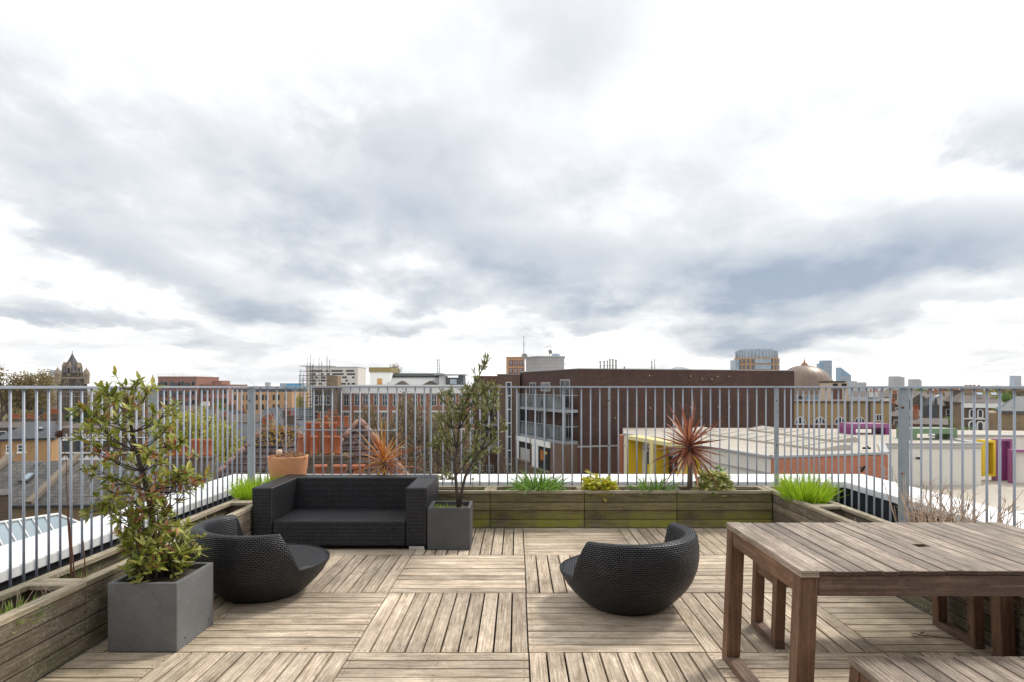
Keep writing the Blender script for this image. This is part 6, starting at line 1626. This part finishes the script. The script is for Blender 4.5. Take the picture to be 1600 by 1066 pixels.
for u in (0, .36): b.tube([(u, 0, z0_), (u, 0, z1_), (u, .3, z1_ + .02)], .022, 5)
for k in range(6): b.tube([(0, 0, z0_ + (z1_ - z0_) * (k + .5) / 6), (.36, 0, z0_ + (z1_ - z0_) * (k + .5) / 6)], .014, 4)
b.build('rails', M['steel'], t)
t = empty('security_camera', 'small black security camera on the red brick wall', 'camera', (at(1345, 27.85), 27.72, zz(731, 27.8))); b = MB(); b.tube([(-.08, -.05, -.16), (-.02, -.10, 0), (.06, -.12, .10)], [.05, .06, .045], 8); b.tube([(0, 0, 0), (0, .25, 0)], .02, 5); b.build('housing', M['dark'], t)
for (px, y) in ((1434, 716),):
    t = empty('wall_lamp', 'small black round lamp on the cream school wall', 'wall lamp', (at(px, 32.9), 32.9, zz(y, 32.9))); b = MB(); b.tube([(0, .1, 0), (0, -.08, 0)], [.05, .05], 8); b.tube([(0, -.08, 0), (0, -.16, 0)], [.07, .06], 10); b.build('shade', M['dark'], t)
t = empty('roof_duct', 'small dark duct on the roof edge above the red brick wall', 'duct', (at(1356, 29.5), 29.6, zr_ + .13)); b = MB(); b.tube([(-.18, 0, .06), (.18, 0, .06)], .055, 6); b.tube([(.03, 0, .06), (.06, 0, .18)], .04, 6); b.build('duct', M['dark'], t)

# ---------------------------------------------------------------- sandy arched building, dome and tower
d = 70.; t = empty('arcaded_building', 'long sandy plastered building with half round windows behind the school roof', 'building', (at(1240, d), d, G)); U = lambda px: at(px, d) - at(1240, d)
sandy = plain('sandy stained plaster', (.36, .255, .12), .85, 0, .35, .25, 0, None, 3.)
blk(t, 'wall', 0, U(1390), 0, 9, G, zz(629, d), sandy); blk(t, 'cornice', -.1, U(1391), -.2, 9.1, zz(629, d), zz(627, d), M['stone_dark'])
for px in (1325, 1358): b = MB(); b.tube([(U(px), -.12, 0), (U(px), -.12, zz(630, d) - G)], .09, 6); b.build('downpipe', M['steel_d'], t)
for px in (1250, 1281, 1312, 1343):
    r_ = 8.2 * d / F; b = MB(); n = 14; zc = zz(662, d) - G
    arc = [(U(px) + r_ * math.cos(math.pi * k / n), r_ * 1.25 * math.sin(math.pi * k / n)) for k in range(n + 1)]
    b.hexa([(x_, -.03, zc + z_) for x_, z_ in arc][::-1], [(x_, .0, zc + z_) for x_, z_ in arc][::-1]); o = b.build('arched_window', M['glass'], t)
    b = MB()
    for (c_, e_) in zip(arc, arc[1:]): b.tube([(c_[0], -.05, zc + c_[1]), (e_[0], -.05, zc + e_[1])], .05, 4)
    for k in (-.33, .33): b.box(U(px) + r_ * k - .05, U(px) + r_ * k + .05, -.07, -.03, zc, zc + r_ * 1.13)
    b.box(U(px) - r_, U(px) + r_, -.07, -.03, zc - .1, zc); b.build('frame', M['white'], o)
window(t, U(1368), zz(658, d), .75, .75, -.02, 0, 'pair', 'white', 'glass')
t = empty('brick_wall', 'dark brown boundary wall at the foot of the sandy arched building', 'wall', (at(1240, 64), 64, G)); b = MB(); b.box(0, at(1400, 64) - at(1240, 64), 0, .5, 0, zz(664, 64) - G); b.build('wall', M['clad3'], t)
d = 95.; t = empty('copper_dome', 'big brown copper dome with a slim finial behind the dark flats', 'dome', (at(1257, d + 4.5), d + 4.5, G)); r_ = 44.5 * (d + 4.5) / F
dd = d + 4.5; zb_ = zz(616, dd); zt_ = zz(571, dd)
b = MB(); b.M = Matrix.Translation((0, 0, -G)); prof = []
for k in range(17):
    a = math.pi / 2 * k / 16; prof.append((r_ * math.cos(a) ** .92 + .001, zb_ + (zt_ - zb_) * math.sin(a)))
b.lathe(prof, 0, 0, 48, cap=False); dm = b.build('dome_shell', M['copper'], t)
b = MB(); b.M = Matrix.Translation((0, 0, -G))
for q in range(24):
    a = 2 * math.pi * q / 24; b.tube([((p[0] + .005) * math.cos(a), (p[0] + .005) * math.sin(a), p[1]) for p in prof[:-1]], .02, 4)
b.build('seams', M['copper'], t)
b = MB(); b.M = Matrix.Translation((0, 0, -G)); b.lathe([(.62, zt_ - .15), (.52, zt_ + .12), (.40, zt_ + .28), (.13, zt_ + .55), (.09, zt_ + .8), (.03, zt_ + .95), (.02, zz(555, dd)), (.001, zz(552.5, dd))], 0, 0, 12); b.build('finial', plain('bright copper', (.30, .16, .08), .5, .3), t)
b = MB(); b.lathe([(r_ + .15, 0), (r_ + .15, zb_ - 1.4 - G), (r_ + .3, zb_ - 1.35 - G), (r_ + .3, zb_ - G), (r_, zb_ - G)], 0, 0, 40); b.build('drum', M['stone'], t)
for q in range(28):
    a = 2 * math.pi * (q + .5) / 28
    b = MB(); b.M = Matrix.Rotation(a, 4, 'Z') @ Matrix.Translation((r_ + .30, 0, 0)); b.box(-.02, .05, -.36, .36, zb_ - 1.25 - G, zb_ - .45 - G); b.hexa([(-.02, -.33, zb_ - .45 - G), (.05, -.33, zb_ - .45 - G), (.05, .33, zb_ - .45 - G), (-.02, .33, zb_ - .45 - G)], [(-.02, -.1, zb_ - .12 - G), (.05, -.1, zb_ - .12 - G), (.05, .1, zb_ - .12 - G), (-.02, .1, zb_ - .12 - G)]); b.build('arched_window', M['glass_blue'] if q % 3 else M['glass'], t)
d = 88.; t = empty('tan_tower', 'squat pale stone tower with dark top openings right of the dome', 'tower', (at(1298, d), d, G)); w_ = at(1326, d) - at(1298, d)
blk(t, 'wall', 0, w_, 0, 3.2, G, zz(598, d), plain('pale pinkish stone', (.52, .42, .31), .8)); blk(t, 'cap', -.1, w_ * .8, -.1, 3.3, zz(598, d), zz(595.5, d), M['stone_dark'])
for k in range(2): blk(t, 'opening', .3 + 1.25 * k, 1.0 + 1.25 * k, -.05, 0, zz(605, d), zz(599.5, d), M['dark'])
blk(t, 'brick_panel', .1, w_ * .62, -.06, 0, G, zz(607, d), M['clad3'])

# round topped glass tower block
d = 240.; t = empty('glass_topped_block', 'orange brick tower block with a curved grey glass crown above the flats', 'tower block', (at(1182, d + 8), d + 8, G)); s_ = (d + 8) / F
rA = 34 * s_
b = MB(); b.M = Matrix.Scale(.8, 4, Vector((0, 1, 0))); b.lathe([(rA, 0), (rA, zz(560, d + 8) - G), (.001, zz(560, d + 8) - G)], 0, 0, 28, False); b.build('brick_drum', M['b_orange'], t)
rB = 31 * s_
b = MB(); b.M = Matrix.Scale(.8, 4, Vector((0, 1, 0))); b.lathe([(rB, zz(562, d + 8) - G), (rB, zz(549, d + 8) - G), (rB * .93, zz(548.8, d + 8) - G), (rB * .93, zz(546.5, d + 8) - G), (.001, zz(546.5, d + 8) - G)], 0, 0, 36, False); b.build('glass_crown', M['glass_pale'], t)
b = MB()
for q in range(36):
    a = 2 * math.pi * q / 36; b.tube([(rB * 1.01 * math.cos(a), rB * .81 * math.sin(a), zz(562, d + 8) - G), (rB * 1.01 * math.cos(a), rB * .81 * math.sin(a), zz(549, d + 8) - G)], .14, 4)
for yq in (549, 553, 557, 561): b.lathe([(rB * 1.0, zz(yq + .5, d + 8) - G), (rB * 1.025, zz(yq, d + 8) - G), (rB, zz(yq - .1, d + 8) - G)], 0, 0, 36, False, False) if False else None
b.build('crown_fins', M['steel'], t)
for k, a in enumerate([R(v) for v in (-152, -140, -128, -116, -96, -86, -66, -52, -38, -26)]):
    for r in range(4):
        b = MB(); b.M = Matrix.Scale(.8, 4, Vector((0, 1, 0))) @ Matrix.Rotation(a, 4, 'Z') @ Matrix.Translation((rA, 0, 0)); wq = .48 if k not in (4, 5) else 2.3; z0_ = zz(566 + 9 * r + 2, d + 8) - G
        b.box(-.1, .15, -wq, wq, z0_ - .2, z0_ + 1.5); b.build('window', M['glass'] if k not in (4, 5) else M['glass_pale'], t)
b = MB(); b.box(-rA - .8, -rA + 2.2, -3, 3, 0, zz(563, d + 8) - G); b.build('balcony_stack', M['glass_pale'], t)

# ---------------------------------------------------------------- houses on the right
d = 78.; t = empty('brick_villa', 'brown brick villa with white arched windows and a slate roof on the right', 'house', (at(1503, d), d, G), R(-24))
def rayU(t, a, vv=0.):
    def f(px):
        k = (px - CX) / F; x0_, y0_ = t.location.x + vv * math.sin(a), t.location.y - vv * math.cos(a)
        return (k * y0_ - x0_) / (math.cos(a) - k * math.sin(a))
    return f
U = rayU(t, R(-24))
blk(t, 'wall', 0, U(1549), 0, 9, G, zz(637, d), M['b_brown']); blk(t, 'cornice', -.1, U(1572), -.25, 0, zz(637, d), zz(628.5, d), M['white'])
roof(t, -.2, U(1566), 0, 9, zz(628.5, d), zz(612, d + 4.5), M['slate_brown'], 1.6, 1.6)
blk(t, 'string_course', -.05, U(1549), -.12, 0, zz(655, d), zz(653.3, d), M['white'])
blk(t, 'side_wall', -.06, -.002, -.02, 8, G, zz(630, d), M['b_yellow'])
def arched(t, u, z, w_, h_, n=8):
    b = MB(); arc = [(w_ / 2 * math.cos(math.pi * k / n), w_ / 2 * math.sin(math.pi * k / n)) for k in range(n + 1)]
    out = [(u - w_ / 2, z), (u + w_ / 2, z)] + [(u + x_, z + h_ - w_ / 2 + z_) for x_, z_ in arc]
    b.hexa([(x_, -.10, z_ - G) for x_, z_ in out][::-1], [(x_, .0, z_ - G) for x_, z_ in out][::-1]); o = b.build('window_surround', M['white'], t)
    k_ = .58; out2 = [(u + (x_ - u) * k_, z + .12 + (z_ - z) * .84) for x_, z_ in out]
    b = MB(); b.hexa([(x_, -.13, z_ - G) for x_, z_ in out2][::-1], [(x_, -.101, z_ - G) for x_, z_ in out2][::-1]); b.build('window', M['glass'], o)
for px in (1518.5, 1531.5): arched(t, U(px), zz(653, d), .62, 1.12)
for px in (1518.5, 1531.5, 1542.5): arched(t, U(px), zz(677, d), .78, 1.6)
chimney(t, 1.0, 3.6, 1.9, .7, zz(630, d), zz(609.5, d + 4), 4, M['b_yellow'])
chimney(t, .3, 6.6, 1.3, .7, zz(630, d), zz(611, d + 4), 3, M['b_brown'])
skyl(t, 1.9, 1.6, .7, .7, zz(628, d) + .75, R(32)); skyl(t, 3.4, 1.6, .7, .7, zz(628, d) + .75, R(32))
for (px, y) in ((1471, 646), (1471, 665)): pass
d = 84.; t = house('brick house end with a slate roof left of the villa', at(1470, d), d, R(-4), 2.2, 9, zz(634, d), zz(616, d + 4.5), 'b_brown', 'slate_brown', 0, 2, 1, 3, '')
d = 60.; t = empty('brick_house', 'yellow brick house with a dark slate roof at the right edge', 'house', (at(1546, d), d, G), R(-36)); 
blk(t, 'wall', 0, 8, 0, 7, G, zz(645, d), M['b_yellow']); roof(t, .9, 8, 0, 7, zz(641.5, d), zz(619, d + 3.5), M['slate'], 1.6, 0)
blk(t, 'gutter_board', .9, 8.2, -.30, -.255, zz(645, d), zz(641.6, d), M['slate'])
for k in range(2): skyl(t, 1.9 + 1.3 * k, 1.3, .16, .16, zz(641, d) + .95, R(25))
t = empty('garden_wall', 'dark boundary wall with planting below the villa', 'wall', (at(1490, 56), 56, G)); b = MB(); b.box(0, 9, 0, .4, 0, zz(680, 56) - G); b.build('wall', M['stone_dark'], t)
d = 70.; t = empty('flue_duct', 'tall black ventilation duct among the roofs left of the villa', 'duct', (at(1457, d), d, G)); b = MB(); b.box(-.5, .55, 0, 1.2, 0, zz(634, d) - G); b.hexa([(-.5, 0, zz(634, d) - G), (.55, 0, zz(634, d) - G), (.55, 1.2, zz(634, d) - G), (-.5, 1.2, zz(634, d) - G)], [(.1, 0, zz(620, d) - G), (.5, 0, zz(620, d) - G), (.5, .8, zz(620, d) - G), (.1, .8, zz(620, d) - G)]); b.build('duct', M['steel_d'], t)
b = MB(); b.tube([(-.2, -.3, zz(634, d) - G), (-.1, -.3, zz(622, d) - G), (.5, -.3, zz(619, d) - G)], .16, 8); b.build('pipe', M['steel'], t)
d = 90.; t = empty('grey_flue', 'slim grey flue rising between the roofs left of the black duct', 'flue', (at(1434, d), d, G)); b = MB(); b.tube([(0, 0, 0), (0, 0, zz(623, d) - G)], .22, 8); b.tube([(0, 0, zz(624, d) - G), (0, 0, zz(622, d) - G)], .28, 8); b.build('pipe', M['steel'], t)
hs = [('wide slate roof behind the sandy arched building', 1330, 125, 17, 620, 611, 'render', 'slate_brown', 5), ('cream gabled house above the sandy building', 1326, 110, 4.5, 628, 620, 'render', 'slate', 2),
      ('brick house with tall chimneys right of the sandy building', 1392, 92, 4.2, 632, 624, 'b_brown', 'slate_brown', 2), ('brick house behind the big right railing post', 1402, 105, 6, 628, 619, 'b_yellow', 'slate', 2),
      ('pale fronted house right of the big railing post', 1424, 100, 4.5, 632, 622, 'b_yellow', 'slate_brown', 2), ('slate roofed house left of the black duct', 1440, 120, 6, 630, 621, 'b_brown', 'slate', 3),
      ('low brick house behind the green frame', 1424, 66, 3.0, 662, 652, 'b_red', 'slate_brown', 2), ('brown brick terrace behind the purple frame', 1392, 76, 3.0, 650, 640, 'b_brown', 'slate_brown', 2),
      ('slate roofed cottage between the black duct and the villa', 1462, 100, 3.5, 642, 632, 'b_yellow', 'slate', 1), ('distant brick terrace behind the villa roof', 1470, 150, 12, 622, 615, 'b_brown', 'slate', 4)]
random.seed(12)
for (lab, px, d, w, ye, yr, wl, rf, nc) in hs: house(lab, at(px, d), d, R(random.uniform(-37, -27)), w, 6.5, zz(ye, d), zz(yr, d + 3.7), wl, rf, 0, 2, nc, 3, random.choice(('l', 'r', '')))
bushlet('green garden shrub below the villa windows', 'garden_shrub', 'shrub', at(1510, 57.), 57.2, zz(682, 57), 1.2, .6, .8, 300, .22, M['tr_green'], 5)
bushlet('green climber beside the brick house end', 'garden_shrub', 'shrub', at(1480, 76.), 76, zz(682, 76), 1.0, .5, 2.4, 400, .28, M['tr_green'], 6)

# ---------------------------------------------------------------- thin air haze over the town
b = MB(); b.box(-1500, 1400, -60, 1750, G - 1, 175); hz = b.build('haze', M['white']); tag(hz, 'thin pale air haze over the town', None, None, 'stuff')
m = bpy.data.materials.new('haze'); m.use_nodes = True; n_ = m.node_tree; n_.nodes.clear()
pv_ = n_.nodes.new('ShaderNodeVolumePrincipled'); pv_.inputs['Color'].default_value = (.95, .975, 1, 1); pv_.inputs['Density'].default_value = .00012
oo = n_.nodes.new('ShaderNodeOutputMaterial'); n_.links.new(pv_.outputs[0], oo.inputs['Volume']); hz.data.materials[0] = m
